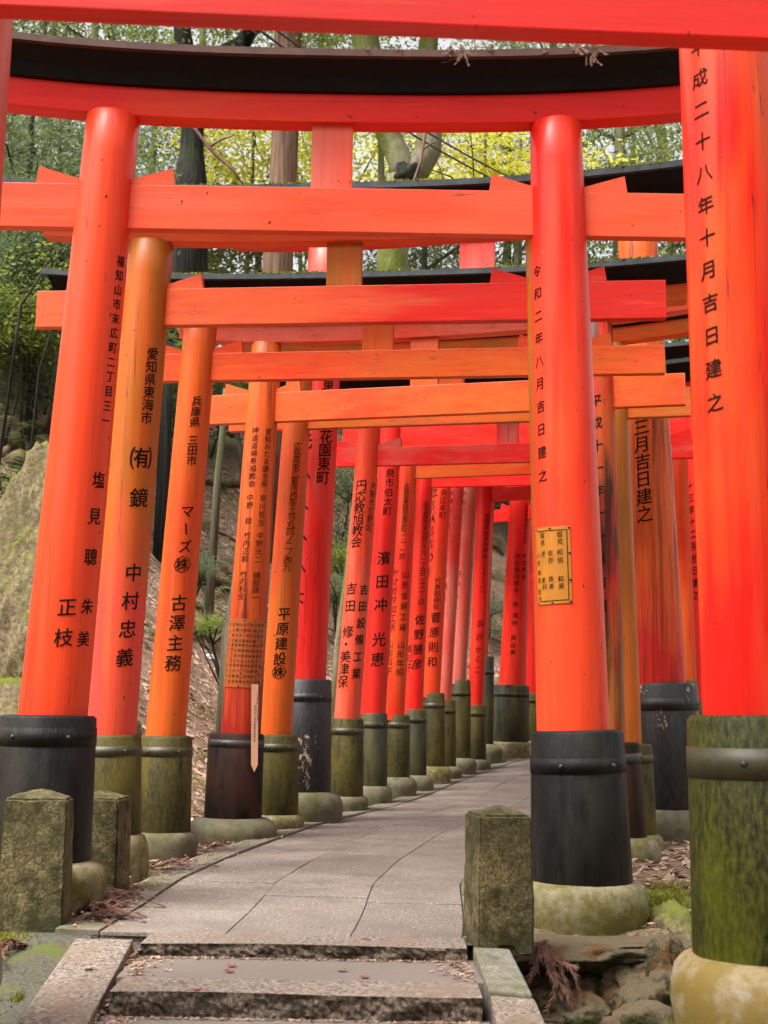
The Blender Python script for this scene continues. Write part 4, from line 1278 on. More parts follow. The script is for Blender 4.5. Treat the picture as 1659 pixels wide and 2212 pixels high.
# ------------------------------------------------------------------ dry cedar fronds
def frond_mesh(seed, L=.30, n=7):
    r = random.Random(seed)
    mb = MB()
    for k in range(n):
        a = (k - n / 2) * .20 + r.uniform(-.12, .12)
        ln = L * r.uniform(.6, 1.1)
        bend = r.uniform(-.5, .5)
        pts = []
        for i in range(7):
            u_ = i / 6
            an = a + bend * u_ * u_
            pts.append(np.array([math.sin(an) * ln * u_, math.cos(an) * ln * u_, .012 + .05 * math.sin(u_ * 2.6) * r.uniform(.4, 1) - .01 * u_]))
        mb.tube(pts, [.0035 * (1 - .6 * i / 6) for i in range(7)], 4)
        for i in range(1, 7):
            for j in range(16):
                p = pts[i - 1] + (pts[i] - pts[i - 1]) * r.random()
                t = unit(pts[i] - pts[i - 1])
                sd = np.array([t[1], -t[0], r.uniform(-.4, .8)]) * r.choice((-1, 1))
                dr = unit(t * 1.3 + sd * .9)
                e = p + dr * r.uniform(.022, .045)
                w_ = np.array([-dr[1], dr[0], .3]) * .0034
                mb.add([p - w_, p + w_, e], [(0, 1, 2)])
    me = bpy.data.meshes.new("cedar_frond")
    me.from_pydata(mb.v, [], mb.f); me.materials.append(M['frond_dead']); me.update()
    return me
FM = [frond_mesh(s, L) for s, L in ((1, .30), (2, .36), (3, .24), (4, .28))]
FG = "dry brown cedar fronds dropped around the path"
def frond(px, py, label, rotz, k=0, sc=1.0, P=None, tilt=(0, 0)):
    if P is None: P = hill_at(px, py)
    o = link("cedar_frond", FM[k % 4], None, None, (float(P[0]), float(P[1]), float(P[2]) + .006))
    o.rotation_euler = (tilt[0], tilt[1], rotz); o.scale = (sc,) * 3
    tag(o, label, "dead frond", FG)
near = "dry brown cedar frond heaped at the foot of the front left stone post"
for (px, py, rz, k, sc) in [(160, 1940, -1.3, 0, 1.0), (165, 1965, -1.5, 1, 1.0), (158, 1985, -1.7, 2, 1.2), (175, 1955, -1.1, 3, 1.0), (160, 2000, -1.6, 0, .9), (178, 1935, -1.0, 2, 1.0)]:
    frond(px, py, near, rz, k, sc)
for (px, py, rz, k, sc, lb) in [(75, 2055, 2.0, 1, .8, "dry brown frond on the moss in front of the front left stone post"), (120, 2100, -1.2, 3, .7, "dry brown frond on the bare apron beside the pale border stone"),
                                (60, 2150, .6, 0, .7, "dry brown frond at the edge of the picture on the apron"), (345, 2060, -1.7, 2, .6, "small dry frond on the upper tread against the border stone"),
                                (330, 1880, -1.4, 1, .9, "reddish dry frond beside the kerb next to the second left base"), (360, 1850, -1.0, 3, .9, "reddish dry frond on moss before the grey base of the third gate"),
                                (445, 1840, -1.3, 2, .8, "dry frond on the kerb below the charred sleeve"), (600, 1785, -1.2, 0, 1.0, "dry frond between the slim ochre post base and the kerb"),
                                (720, 1757, -1.1, 1, 1.0, "dry frond at the foot of the pale pink post"), (1005, 2070, 1.4, 1, .7, "dry orange frond on the upper tread by the right border stone"),
                                (1040, 2195, 1.8, 0, .8, "dry frond at the right end of the lowest tread")]:
    frond(px, py, lb, rz, k, sc)
Pq = np.array([.66, 5.56, .63])
frond(0, 0, "dry brown frond draped over the flat ledge below the right stone base", 2.4, 1, .7, Pq, (-.5, 0))
frond(0, 0, "dry brown frond hanging down the dark rock face beside the right stone post", 3.3, 0, .75, np.array([.64, 5.44, .63]), (-1.2, 0))
for i, (px, sc, lb) in enumerate([(965, .20, "short"), (990, .30, "long"), (1180, .18, "thin"), (1255, .26, "wide"), (1292, .34, "longest"), (850, .13, "tiny"), (1060, .15, "small"), (770, .12, "curled")]):
    x = (px - 830) / FPX * 5.77
    frond(0, 0, lb + " dry grey brown frond hanging over the front edge of the copper roof", random.uniform(-.5, .5), i, sc, np.array([x, 5.765, 4.415 + .02 * (i in (3, 4))]), (-1.75 + random.uniform(-.2, .2), random.uniform(-.3, .3)))

# fallen leaves on the steps
def maple_leaf(seed):
    r = random.Random(seed); V = [(0, 0, .004)]; n = 10
    for k in range(n):
        a = 2 * math.pi * k / n
        q = (.026 if k % 2 == 0 else .013) * r.uniform(.8, 1.1)
        V.append((q * math.cos(a), q * math.sin(a), .002 + r.uniform(0, .006)))
    me = bpy.data.meshes.new("fallen_leaf"); me.from_pydata(V, [], [(0, 1 + k, 1 + (k + 1) % n) for k in range(n)])
    me.materials.append(M['leaf_red']); me.update(); return me
LM = [maple_leaf(s) for s in range(3)]
def step_hit(px, py):
    r = ray(px, py); s = 3.0
    while s < 9:
        P = CAM + r * s
        z = .67 if P[1] > 5.15 else (.624 if P[1] > 4.77 else (.622 if P[1] > 4.53 else .543))
        if P[2] <= z: return P
        s += .01
for (px, py, lb) in [(738, 2098, "fallen red brown leaf in the middle of the upper tread"), (787, 2112, "curled dark red leaf on the second edge stone"), (495, 2100, "fallen brown leaf on the left part of the upper tread"),
                     (500, 2088, "tiny fallen leaf near the rough face of the top step"), (618, 1852, "small fallen leaf on the path slabs"), (540, 1850, "small fallen leaf lying on a path joint"), (425, 2140, "fallen orange leaf below the second edge stone"),
                     (790, 2032, "fallen leaf lying on the top edge stone")]:
    P = step_hit(px, py)
    o = link("fallen_leaf", LM[px % 3], None, None, (float(P[0]), float(P[1]), float(P[2]) + .001)); o.rotation_euler = (random.uniform(-.1, .1), 0, random.uniform(0, 6)); o.scale = (.9,) * 3
    tag(o, lb, "leaf", "fallen leaves on the steps and path")
P = hill_at(270, 2088); 
o = link("fallen_leaf", LM[0], None, None, (-.97, 4.83, .642)); tag(o, "fallen dark red leaf on the pale left border stone", "leaf", "fallen leaves on the steps and path")

# grit, needles and crumbled leaves caught in the corners of the steps and along the kerb
def debris():
    r = random.Random(12); V, F = [], []
    def bit(x, y, z, s=1.0):
        a = r.uniform(0, 6.28); l = r.uniform(.004, .016) * s; w_ = r.uniform(.0015, .005) * s
        d1 = (math.cos(a) * l, math.sin(a) * l, r.uniform(-.1, .35) * l); d2 = (-math.sin(a) * w_, math.cos(a) * w_, r.uniform(0, .5) * w_)
        b = len(V)
        V.extend([(x - d1[0], y - d1[1], z), (x - d2[0], y - d2[1], z + .002), (x + d1[0], y + d1[1], z + .003 + abs(d1[2])), (x + d2[0], y + d2[1], z + .002 + d2[2])]); F.append((b, b + 1, b + 2, b + 3))
    for yf, zt, h, x0, x1, n in ((5.15, .672, .052, -.84, .33, 420), (4.53, .622, .08, -.83, .34, 420), (3.92, .545, .09, -.82, .35, 150)):
        for _ in range(n): bit(r.uniform(x0, x1), yf - abs(r.gauss(0, .012)) - .006, zt - h + .003)
        for _ in range(160): bit(x0 + abs(r.gauss(0, .05)), yf - r.uniform(.01, .36), zt - h + .004, 1.3)
        for _ in range(160): bit(x1 - abs(r.gauss(0, .05)), yf - r.uniform(.01, .36), zt - h + .004, 1.3)
    for _ in range(900):                        # the soil filled gap by the left border stones
        y = r.uniform(3.95, 5.2); t = (y - 3.6) / 1.57
        bit(-.858 - .012 * t + r.gauss(0, .012), y, .43 + .225 * t + r.uniform(-.03, .0), 1.3)
    for _ in range(1600):                       # along the kerb
        s = r.uniform(0, 9) ** 1.0; p, nr = edge_pt(s); q = p + nr * (-.10 + r.gauss(0, .07))
        bit(q[0], q[1], path_z(p[1]) + .011, 1.2)
    for _ in range(500):
        s = r.uniform(0, 7); p, nr = edge_pt(s); q = p + nr * (abs(r.gauss(0, .3)))
        bit(q[0], q[1], path_z(p[1]) + .003, .8)
    tag(link("leaf_debris", np_mesh("leaf_debris", np.array(V), np.array(F), 4), M['litter']), "brown needles and crumbled leaves caught along the kerb and step corners", kind="stuff")
debris()

# ------------------------------------------------------------------ litter, moss, ferns on the ground
def scatter_leaves(n, xr, yr, keep, size, seed):
    r = np.random.default_rng(seed)
    X = r.uniform(*xr, n); Y = r.uniform(*yr, n)
    dd, py = path_frame(X, Y)
    k = keep(X, Y, dd) > r.random(n)
    X, Y = X[k], Y[k]
    Z = ground(X, Y) + r.uniform(.002, .022, len(X))
    n = len(X)
    a = r.uniform(0, 6.28, n); s = r.uniform(size[0], size[1], n); asp = r.uniform(.25, .6, n)
    d1 = np.stack([np.cos(a), np.sin(a), r.normal(0, .25, n)], 1) * s[:, None]
    d2 = np.stack([-np.sin(a), np.cos(a), r.normal(0, .35, n)], 1) * (s * asp)[:, None]
    # follow the slope
    gxx = (ground(X + .05, Y) - ground(X - .05, Y)) / .1; gyy = (ground(X, Y + .05) - ground(X, Y - .05)) / .1
    for dv in (d1, d2): dv[:, 2] += np.clip(gxx, -1.2, 1.2) * dv[:, 0] + np.clip(gyy, -1.2, 1.2) * dv[:, 1]
    C = np.stack([X, Y, Z], 1)
    Vv = np.stack([C - d1, C - d2, C + d1, C + d2], 1).reshape(-1, 3)
    return Vv, np.arange(4 * n).reshape(-1, 4)
# denser close to the path and on the bank that shows between the posts
kf = lambda X, Y, dd: np.where(dd > .25, 1.0, np.where(dd < -PATH_W - .3, np.where(Y < 5.8, .12, .8), 0)) * np.where((Y < 5.9) & (X < -1), .05, 1)
Va, Fa = scatter_leaves(52000, (-6.5, 4.5), (4.5, 22), kf, (.018, .05), 3)
tag(link("leaf_litter", np_mesh("leaf_litter", Va, Fa, 4), M['litter']), "brown dead leaves covering the bank behind the gates", kind="stuff")
r = np.random.default_rng(5)
def blades(spots, seed, h=(.004, .014), wd=.004):
    r = np.random.default_rng(seed); V, F = [], []
    for (x, y, rad, n) in spots:
        a = r.uniform(0, 6.28, n); q = rad * np.abs(r.normal(0, .5, n))
        X = x + np.cos(a) * q; Y = y + np.sin(a) * q
        Z = ground(X, Y) + .004
        for i in range(n):
            e = r.normal(0, 1, 2); e = e / (np.linalg.norm(e) + 1e-6) * wd
            hh = r.uniform(*h)
            b = len(V)
            V += [(X[i] - e[0], Y[i] - e[1], Z[i]), (X[i] + e[0], Y[i] + e[1], Z[i]), (X[i] + r.normal(0, .006), Y[i] + r.normal(0, .006), Z[i] + hh)]
            F.append((b, b + 1, b + 2))
    return np.array(V), np.array(F)
sp_ = [(-1.47, 5.30, .22, 2600), (-1.62, 5.15, .25, 1800), (-1.30, 4.62, .10, 500), (-1.15, 4.75, .06, 500), (-1.10, 4.9, .05, 300), (-1.36, 4.45, .2, 500), (-1.2, 4.3, .12, 500)]
for (px, py, rad, n) in [(370, 1858, .10, 700), (340, 1856, .1, 500), (430, 1690, .25, 500), (440, 1540, .3, 500), (445, 1640, .2, 400), (20, 1475, .35, 1500), (450, 1765, .1, 400), (1440, 1920, .15, 800), (1475, 1985, .2, 500), (555, 1800, .1, 300)]:
    P = hill_at(px, py); sp_.append((P[0], P[1], rad, n))
Vm, Fm = blades(sp_, 9)
tag(link("ground_moss", np_mesh("ground_moss", Vm, Fm, 3), M['moss']), "bright green moss patches beside the posts and steps", kind="stuff")

def fern_mesh(seed, nf=8, L=.38):
    r = random.Random(seed); mb = MB()
    for k in range(nf):
        a = 2 * math.pi * k / nf + r.uniform(-.3, .3); l = L * r.uniform(.7, 1.15)
        dr = np.array([math.cos(a), math.sin(a), 0]); sd = np.array([-dr[1], dr[0], 0])
        pr_ = None
        for i in range(1, 13):
            u_ = i / 12
            p = dr * l * u_ * .9 + np.array([0, 0, .75 * l * math.sin(u_ * 2.3) * .8])
            wl = l * .30 * math.sin(math.pi * (.12 + .86 * u_)) + .01
            for sg in (-1, 1):
                t = p + sd * sg * wl + dr * wl * .35 - np.array([0, 0, wl * .25])
                mb.add([p, p + dr * l * .045, t, p - dr * l * .01], [(0, 1, 2, 3)])
    me = bpy.data.meshes.new("fern"); me.from_pydata(mb.v, [], mb.f); me.materials.append(M['fern']); me.update(); return me
FE = [fern_mesh(s) for s in range(4)]
rf = random.Random(3)
fs = [(20, 860, 1.1), (55, 905, 1.0), (85, 930, 1.0), (10, 960, 1.0), (45, 985, 1.0), (70, 840, 1.1), (5, 1050, 1.0), (35, 1090, .9), (440, 1215, .8), (432, 1262, .9), (460, 1290, .7), (452, 1335, .8), (470, 1270, .8), (433, 1370, .8), (448, 1400, .6), (428, 1315, .8), (480, 1230, .7), (700, 1255, .8), (722, 1285, .8), (735, 1330, .8), (725, 1390, .7),
      (1066, 1320, .8), (1072, 1250, .7), (1068, 1380, .8), (1078, 1190, .8), (60, 1190, 1.0), (18, 1150, 1.0), (30, 905, .9), (75, 870, .9), (12, 1235, 1.0), (110, 850, .9), (340, 1160, .8), (345, 1390, .8), (440, 1145, .6), (475, 1060, .6)]
for i, (px, py, sc) in enumerate(fs):
    P = hill_at(px, py)
    o = link("fern", FE[i % 4], None, None, (float(P[0]), float(P[1]), float(P[2]) - .01)); o.rotation_euler = (0, 0, rf.uniform(0, 6)); o.scale = (sc * rf.uniform(1.0, 1.5),) * 3
    tag(o, "small green fern growing out of the leaf litter on the bank", "fern", "ferns on the bank")
P = hill_at(452, 1425)
rock("plastic_scrap", "crumpled white plastic scrap lying on the bank", (float(P[0]), float(P[1]), float(P[2]) + .02), (.055, .04, .035), 44, M['paper'], 5, .5, cat="litter", sub=3)
def log(label, a, b, r0, r1, lift=.03):
    A, B = hill_at(*a), hill_at(*b)
    mb = MB(); pts = []
    for k in range(7):
        u_ = k / 6; p = A + (B - A) * u_; p[2] = max(p[2], gz(p[0], p[1])) + lift * .6 + random.uniform(-.01, .01); pts.append(p)
    mb.tube(pts, [r0 + (r1 - r0) * k / 6 for k in range(7)], 9, .12)
    o = mb.build("fallen_log", M['log_bark'], None, loc=tuple(A)); tag(o, label, "log", "fallen wood on the bank")
log("thick rotten brown log on the bank left of the copper name sheet", (405, 1262), (512, 1275), .09, .075)
log("thin dark log below the name sheet post gap", (330, 1375), (500, 1365), .03, .025)
log("slim dark branch lying across the leaf litter", (455, 1150), (520, 1180), .025, .018)
log("black branch leaning up the bank at the left edge", (0, 990), (110, 925), .05, .035)
log("reddish broken branch on the left bank", (0, 1035), (80, 1075), .045, .03)
log("mossy fallen trunk behind the standing stone", (20, 1010), (130, 985), .12, .10)
log("slim pale branch behind the plaque post gap", (1060, 1175), (1085, 1200), .05, .04)
log("thin log lying in the dark litter high on the bank", (440, 1045), (560, 1052), .05, .05)

# ================================================================== TREES, BRANCHES, CABLES
def leaf_cloud(name, mat, seed, ncl, per, R, size, sig=.30, flat=.5, shell=.5, asp=.5, up=1.0, droop=0.0):
    r = np.random.default_rng(seed)
    c = r.normal(0, 1, (ncl * 3, 3)); c /= np.linalg.norm(c, axis=1)[:, None]
    rad = shell + (1 - shell) * r.random(ncl * 3)
    c = c * rad[:, None] * np.array(R)
    g = np.sin(c[:, 0] * 2.1 + seed) * np.cos(c[:, 1] * 1.9) + np.sin(c[:, 2] * 2.7 + seed * 2)
    c = c[np.argsort(-g + r.normal(0, .6, len(g)))[:ncl]]
    sc = r.uniform(.6, 1.3, ncl)
    C = np.repeat(c, per, 0); S = np.repeat(sc, per)
    n = len(C)
    off = r.normal(0, 1, (n, 3)) * sig * S[:, None] * np.array([1, 1, flat])
    P = C + off
    P[:, 2] -= droop * (off[:, 0] ** 2 + off[:, 1] ** 2)
    nr = r.normal(0, 1, (n, 3)); nr[:, 2] = np.abs(nr[:, 2]) + up
    nr /= np.linalg.norm(nr, axis=1)[:, None]
    a = np.cross(nr, r.normal(0, 1, (n, 3))); a /= np.linalg.norm(a, axis=1)[:, None] + 1e-9
    b = np.cross(nr, a)
    s = r.uniform(.6, 1.25, n)[:, None] * size
    V = np.stack([P - a * s, P - b * s * asp - nr * s * .12, P + a * s, P + b * s * asp - nr * s * .12], 1).reshape(-1, 3)
    me = np_mesh(name, V, np.arange(4 * n).reshape(-1, 4), 4)
    me.materials.append(mat)
    return me
CR = {
    'maple': [leaf_cloud("crown_yellow", M['leaf_yellow'], s, 56, 44, (2.2, 2.1, 1.3), .056, .30, .16, .25, .55, 1.6) for s in (1, 2)],
    'ever': [leaf_cloud("crown_evergreen", M['leaf_dark'], s, 88, 46, (2.3, 2.2, 1.9), .060, .25, .55, .35, .42, .5) for s in (3, 4)],
    'mid': [leaf_cloud("crown_mid", M['leaf_mid'], s, 78, 46, (2.3, 2.2, 1.8), .056, .27, .45, .35, .5, .8) for s in (5, 6)],
    'cedar': [leaf_cloud("crown_cedar", M['leaf_blue'], s, 84, 56, (1.8, 1.8, 2.4), .085, .30, .40, .3, .16, .2, .5) for s in (7, 8)],
    'bush': [leaf_cloud("crown_bush", M['leaf_dark'], s, 75, 70, (1.15, 1.1, .95), .042, .24, .55, .3, .42, .6) for s in (9, 10)],
    'bushg': [leaf_cloud("crown_bush_green", M['leaf_mid'], s, 60, 60, (1.1, 1.1, .8), .045, .26, .4, .3, .5, 1.0) for s in (11,)],
    'bushb': [leaf_cloud("crown_bush_blue", M['leaf_blue'], s, 75, 70, (1.15, 1.1, .95), .050, .24, .45, .3, .30, .6) for s in (12, 13)],
}
TG = "trees in the wood behind the gates"
rt = random.Random(21)
def tree(name, label, px, py, Y, kind, bark_, r0, sc=1.0, top=None, lean=0.0, limbs=6, group=TG, vi=0, low=None):
    """Crown centred where the photograph shows (px, py) at distance Y; a trunk with limbs down to the bank."""
    c = at(px, py, Y)
    x0, y0 = c[0] - lean, Y
    zg = gz(x0, y0)
    root = empty(name, (float(x0), float(y0), zg - .05))
    tag(root, label, "tree", group)
    zt = c[2] + (top if top is not None else 1.2)
    mb = MB(); n = 9; pts = []
    for k in range(n):
        u_ = k / (n - 1)
        pts.append(np.array([x0 + lean * u_ + .06 * math.sin(u_ * 5 + px), y0 + .05 * math.sin(u_ * 4 + py), zg - .15 + (zt - zg + .15) * u_]))
    rad = [r0 * (1.35 if k == 0 else 1) * (1 - .6 * k / (n - 1)) for k in range(n)]
    mb.tube(pts, rad, 12, .06, rt)
    mb.build("trunk", bark_, root)
    for k in range(limbs):
        u_ = rt.uniform(.45, .95); i = int(u_ * (n - 1)); p = pts[i]
        e = c + np.array([rt.gauss(0, 1.0), rt.gauss(0, 1.0), rt.gauss(.2, .7)]) * sc
        md = (p + e) / 2 + np.array([rt.gauss(0, .12), rt.gauss(0, .12), rt.uniform(-.1, .3)])
        q = e + (e - md) * .5 + np.array([rt.gauss(0, .2), rt.gauss(0, .2), .1])
        mb = MB(); mb.tube([p, (p + md) / 2 + rt.gauss(0, .05), md, (md + e) / 2 + rt.gauss(0, .06), e, q], [r0 * .36, r0 * .30, r0 * .24, r0 * .17, r0 * .11, r0 * .04], 7, .08, rt)
        mb.build("limb", bark_, root)
    me = CR[kind][vi % len(CR[kind])]
    o = link("crown", me, None, root, Vector(c) - root.location)
    o.rotation_euler = (rt.uniform(-.15, .15), rt.uniform(-.15, .15), rt.uniform(0, 6.28)); o.scale = (sc * rt.uniform(.9, 1.12), sc * rt.uniform(.9, 1.12), sc * rt.uniform(.9, 1.1))
    return root
# --- trees whose trunks show
mb = MB()
ced = hill_at(598, 640, 18, 24)
Yc = 20.0
def at_(x, y): return at(x, y, Yc)
root = empty("cedar_tree", (float(at(600, 640, Yc)[0]), Yc, gz(at(600, 640, Yc)[0], Yc)))
tag(root, "straight red brown cedar trunk rising behind the middle of the roofs", "tree", TG)
pts = [at_(596, 700), at_(600, 560), at_(608, 450), at_(614, 330), at_(619, 200), at_(622, 90), at_(625, -60), at_(630, -300)]
pts[0][2] = min(pts[0][2], gz(pts[0][0], Yc) - .2)
mb.tube(pts, [.27, .23, .215, .205, .205, .205, .19, .16], 22, .03, rt)
mb.build("trunk", M['cedar_bark'], root)
for s in range(3):
    p = at_(625, -120 - 80 * s); o = link("crown", CR['cedar'][s % 2], None, root, Vector(p) - root.location); o.scale = (.9, .9, .6)
Yp = 18.0
root = empty("crooked_tree", (float(at(850, 700, Yp)[0]), Yp, gz(at(850, 700, Yp)[0], Yp)))
tag(root, "pale mossy crooked tree with forked trunk and dark knot, behind the roofs", "tree", TG)
mb = MB()
b0 = at(852, 760, Yp); b0[2] = min(b0[2], gz(b0[0], Yp) - .2)
mb.tube([b0, at(852, 640, Yp), at(848, 555, Yp), at(856, 470, Yp), at(874, 388, Yp)], [.27, .24, .215, .22, .235], 14, .05, rt)
mb.tube([at(872, 400, Yp), at(866, 350, Yp), at(838, 290, Yp), at(805, 190, Yp), at(790, 95, Yp), at(770, -40, Yp), at(740, -220, Yp)], [.20, .175, .165, .17, .19, .15, .09], 14, .04, rt)
mb.tube([at(874, 395, Yp), at(900, 370, Yp), at(925, 325, Yp), at(930, 270, Yp), at(915, 180, Yp), at(930, 60, Yp), at(960, -150, Yp)], [.20, .185, .18, .165, .16, .12, .07], 14, .05, rt)
mb.build("trunk", M['pale_bark'], root)
k_ = rock("knot", None, tuple(at(878, 372, Yp - .2)), (.15, .10, .14), 51, M['dark_bark'], 4, .5, sub=3); under(k_, root)
for (px, py, v) in [(760, -120, 0), (960, -140, 1), (860, -200, 0)]:
    p = at(px, py, Yp); o = link("crown", CR['mid'][v], None, root, Vector(p) - root.location); o.scale = (.8,) * 3
Yd = 22.0
root = empty("dark_tree", (float(at(412, 420, Yd)[0]), Yd, gz(at(412, 420, Yd)[0], Yd)))
tag(root, "black barked tree with flaring foot behind the left part of the roofs", "tree", TG)
mb = MB()
b0 = at(408, 520, Yd); b0[2] = min(b0[2], gz(b0[0], Yd) - .2)
mb.tube([b0, at(408, 420, Yd), at(411, 385, Yd), at(414, 330, Yd), at(416, 275, Yd), at(412, 180, Yd), at(395, 80, Yd), at(380, -60, Yd)], [.42, .32, .27, .20, .185, .17, .15, .10], 14, .08, rt)
mb.tube([at(414, 200, Yd), at(450, 130, Yd), at(520, 100, Yd), at(545, 60, Yd), at(560, -40, Yd)], [.15, .14, .17, .16, .10], 12, .08, rt)
mb.build("trunk", M['dark_bark'], root)
for (px, py, v) in [(400, -30, 0), (540, 10, 1)]:
    p = at(px, py, Yd); o = link("crown", CR['ever'][v], None, root, Vector(p) - root.location)

T = [("maple_tree", "yellow green maple spreading behind the dark trunk", 545, 330, 24, 'maple', .06, .95),
     ("maple_tree", "yellow green maple right of the straight cedar trunk", 720, 335, 23, 'maple', .06, .8),
     ("maple_tree", "bright yellow maple between crooked tree and right post", 1040, 330, 22, 'maple', .06, 1.0),
     ("maple_tree", "yellow maple crown touching the right red post", 1130, 350, 25, 'maple', .06, .9),
     ("maple_tree", "lower yellow green maple behind the crooked tree", 930, 350, 27, 'maple', .06, .9),
     ("maple_tree", "yellow green maple low behind the straight cedar", 640, 400, 28, 'maple', .07, 1.1)]
for i, (nm, lb, px, py, Y, k, r0, sc) in enumerate(T): tree(nm, lb, px, py, Y, k, M['grey_bark'], r0, sc, vi=i, lean=rt.uniform(-.4, .4))
E_ = [("cedar_tree", "blue green cedar with drooping sprays beside the left red post", 70, 330, 17, 'cedar', .07, .8), ("cedar_tree", "blue green cedar above the wedge of the left post", 125, 400, 18, 'cedar', .06, .75),
      ("cedar_tree", "grey green cedar behind the black barked tree", 345, 290, 26, 'cedar', .12, 1.0), ("cedar_tree", "blue cedar just left of the right red post", 1105, 260, 27, 'cedar', .12, .9),
      ("evergreen_tree", "dark evergreen above the left end of the copper roof", 120, 100, 27, 'ever', .13, 1.05), ("evergreen_tree", "slim trunked evergreen over the left roof edge", 250, 95, 29, 'ever', .13, 1.1), ("evergreen_tree", "evergreen crown behind the cedar top", 690, 90, 31, 'ever', .14, 1.1), ("evergreen_tree", "evergreen crown above the right roof edge", 1200, 75, 28, 'ever', .14, 1.0),
      ("evergreen_tree", "evergreen far right behind the big orange post", 1420, 110, 29, 'ever', .14, 1.1), ("evergreen_tree", "evergreen between right posts under the lintel", 1330, 320, 26, 'ever', .12, .7),
      ("broadleaf_tree", "mid green tree between cedar and forked trunk", 760, 210, 33, 'mid', .10, 1.1),
      ("broadleaf_tree", "mid green tree left of the big orange post", 1370, 230, 31, 'mid', .10, 1.0), ("broadleaf_tree", "mid green tree above the left cedar", 40, 190, 30, 'mid', .10, 1.1),
      ("evergreen_tree", "dense evergreen low behind the left posts", 300, 560, 24, 'ever', .12, 1.1), ("evergreen_tree", "dense evergreen low behind the roof moss", 420, 570, 25, 'ever', .12, 1.0), ("evergreen_tree", "low evergreen behind the strut of the orange gate", 560, 560, 26, 'ever', .12, 1.1),
      ("cedar_tree", "low cedar sprays right of the forked trunk foot", 930, 540, 23, 'cedar', .10, .9), ("evergreen_tree", "low evergreen behind the tall gate strut", 1110, 545, 24, 'ever', .12, 1.0), ("evergreen_tree", "low evergreen right of the right red post", 1350, 560, 24, 'ever', .12, 1.0), ("broadleaf_tree", "light green tree low at the left", 190, 480, 23, 'mid', .07, 1.0),
      ("evergreen_tree", "dark evergreen at the left edge above the bank", 20, 470, 19, 'ever', .06, .7), ("evergreen_tree", "dark evergreen high behind the left nearest post", -60, 320, 19, 'ever', .07, .9)]
for i, (nm, lb, px, py, Y, k, r0, sc) in enumerate(E_): tree(nm, lb, px, py, Y, k, M['grey_bark'] if i % 3 else M['dark_bark'], r0, sc, vi=i, lean=rt.uniform(-.5, .5), limbs=4)
B_ = [("small leaved shrub at the left edge, lowest branches over the bank", 22, 545, 16.5, 'bushb', .95), ("pale green shrub left of the orange beam end", 62, 650, 16, 'bushg', .8), ("thin blue green shrub below the roof tip at the left", 118, 610, 16.5, 'bushb', .8),
      ("dense little shrub above the standing stone", 35, 745, 16.5, 'bush', .85), ("fine leaved shrub just left of the leftmost red post", 95, 780, 17, 'bushb', .75), ("dark leaved shrub at the left edge of the bank", 10, 620, 18.5, 'bushb', 1.1), ("blue green shrub beside the leftmost red post", 95, 585, 19.5, 'bushb', 1.2), ("dark leaved shrub below the orange beam end", 55, 700, 19, 'bush', 1.1),
      ("bright green shrub behind the leftmost red post", 105, 720, 20.5, 'bushg', 1.3), ("low shrub trailing over the top of the bank", 100, 800, 19, 'bushb', .9), ("dark shrub at the top of the bank, far left", 15, 790, 18, 'bush', .9),
      ("dark shrub behind the second left post", 370, 830, 21, 'bush', .9), ("blue green shrub seen between second and third left posts", 350, 900, 20, 'bushb', .7), ("dark shrub behind the third post", 470, 860, 22, 'bush', .9), ("green shrub under the yellow orange beams", 240, 720, 22, 'bushg', 1.2),
      ("dark shrub behind the weathered gate", 520, 880, 23, 'bush', .9), ("shrub on the bank seen past the tall gate", 745, 1085, 21, 'bushb', .8), ("low green shrub on the bank beyond the pale pink post", 735, 1180, 19, 'bushg', .5),
      ("shrub on the bank beyond the bend", 1085, 1080, 24, 'bush', .9), ("dark shrub beyond the right posts", 1470, 700, 16, 'bush', 1.2), ("dark shrub beyond the green sleeve", 1500, 1000, 15, 'bush', 1.2), ("low leafy plant on the bank between third and fourth left posts", 437, 1235, 13, 'bushb', .22), ("second low plant lower on the bank beside the third post", 452, 1335, 12, 'bushg', .18), ("low plant on the bank between tall gate and pink post", 735, 1290, 14, 'bushb', .25),
      ("low plant on the bank beyond the red post at the bend", 1068, 1330, 21, 'bushb', .32), ("small plant at the foot of the bank by the standing stone", 12, 1080, 12, 'bushg', .3), ("dark tall shrub behind the right tie beam ends", 1480, 480, 18, 'bush', 1.5)]
for i, (lb, px, py, Y, k, sc) in enumerate(B_):
    tree("shrub", lb, px, py, Y, k, M['dark_bark'], .022, sc, top=.2, limbs=5, vi=i, group="shrubs on the bank", lean=rt.uniform(-.3, .3))["category"] = "shrub"
# bare young stems on the bank
def stem(label, pts, r0, bark_, Y):
    P = [at(x, y, Y) for x, y in pts]
    P[0][2] = min(P[0][2], gz(P[0][0], P[0][1]) - .05)
    mb = MB(); mb.tube(P, [r0 * (1 - .5 * k / (len(P) - 1)) for k in range(len(P))], 8, .08, rt)
    o = mb.build("young_tree", bark_, None, loc=tuple(P[0])); tag(o, label, "young tree", "bare young stems on the bank")
stem("slim mossy stem standing on the bank between third and fourth left posts", [(455, 1155), (470, 1040), (482, 920), (487, 840)], .055, M['grey_bark'], 15.5)
stem("thin black stem leaning behind the weathered left post", [(545, 1060), (520, 970), (500, 905), (486, 860)], .035, M['dark_bark'], 17)
stem("dark trunk behind the second left post", [(352, 1080), (356, 960), (362, 850), (366, 740)], .10, M['dark_bark'], 17)
stem("mossy trunk right beside the pale pink post", [(715, 1530), (733, 1380), (752, 1230), (764, 1100)], .05, M['pale_bark'], 12.8)
stem("mossy trunk foot beside the copper name sheet", [(484, 1430), (496, 1370), (512, 1270), (525, 1150)], .075, M['grey_bark'], 11.6)
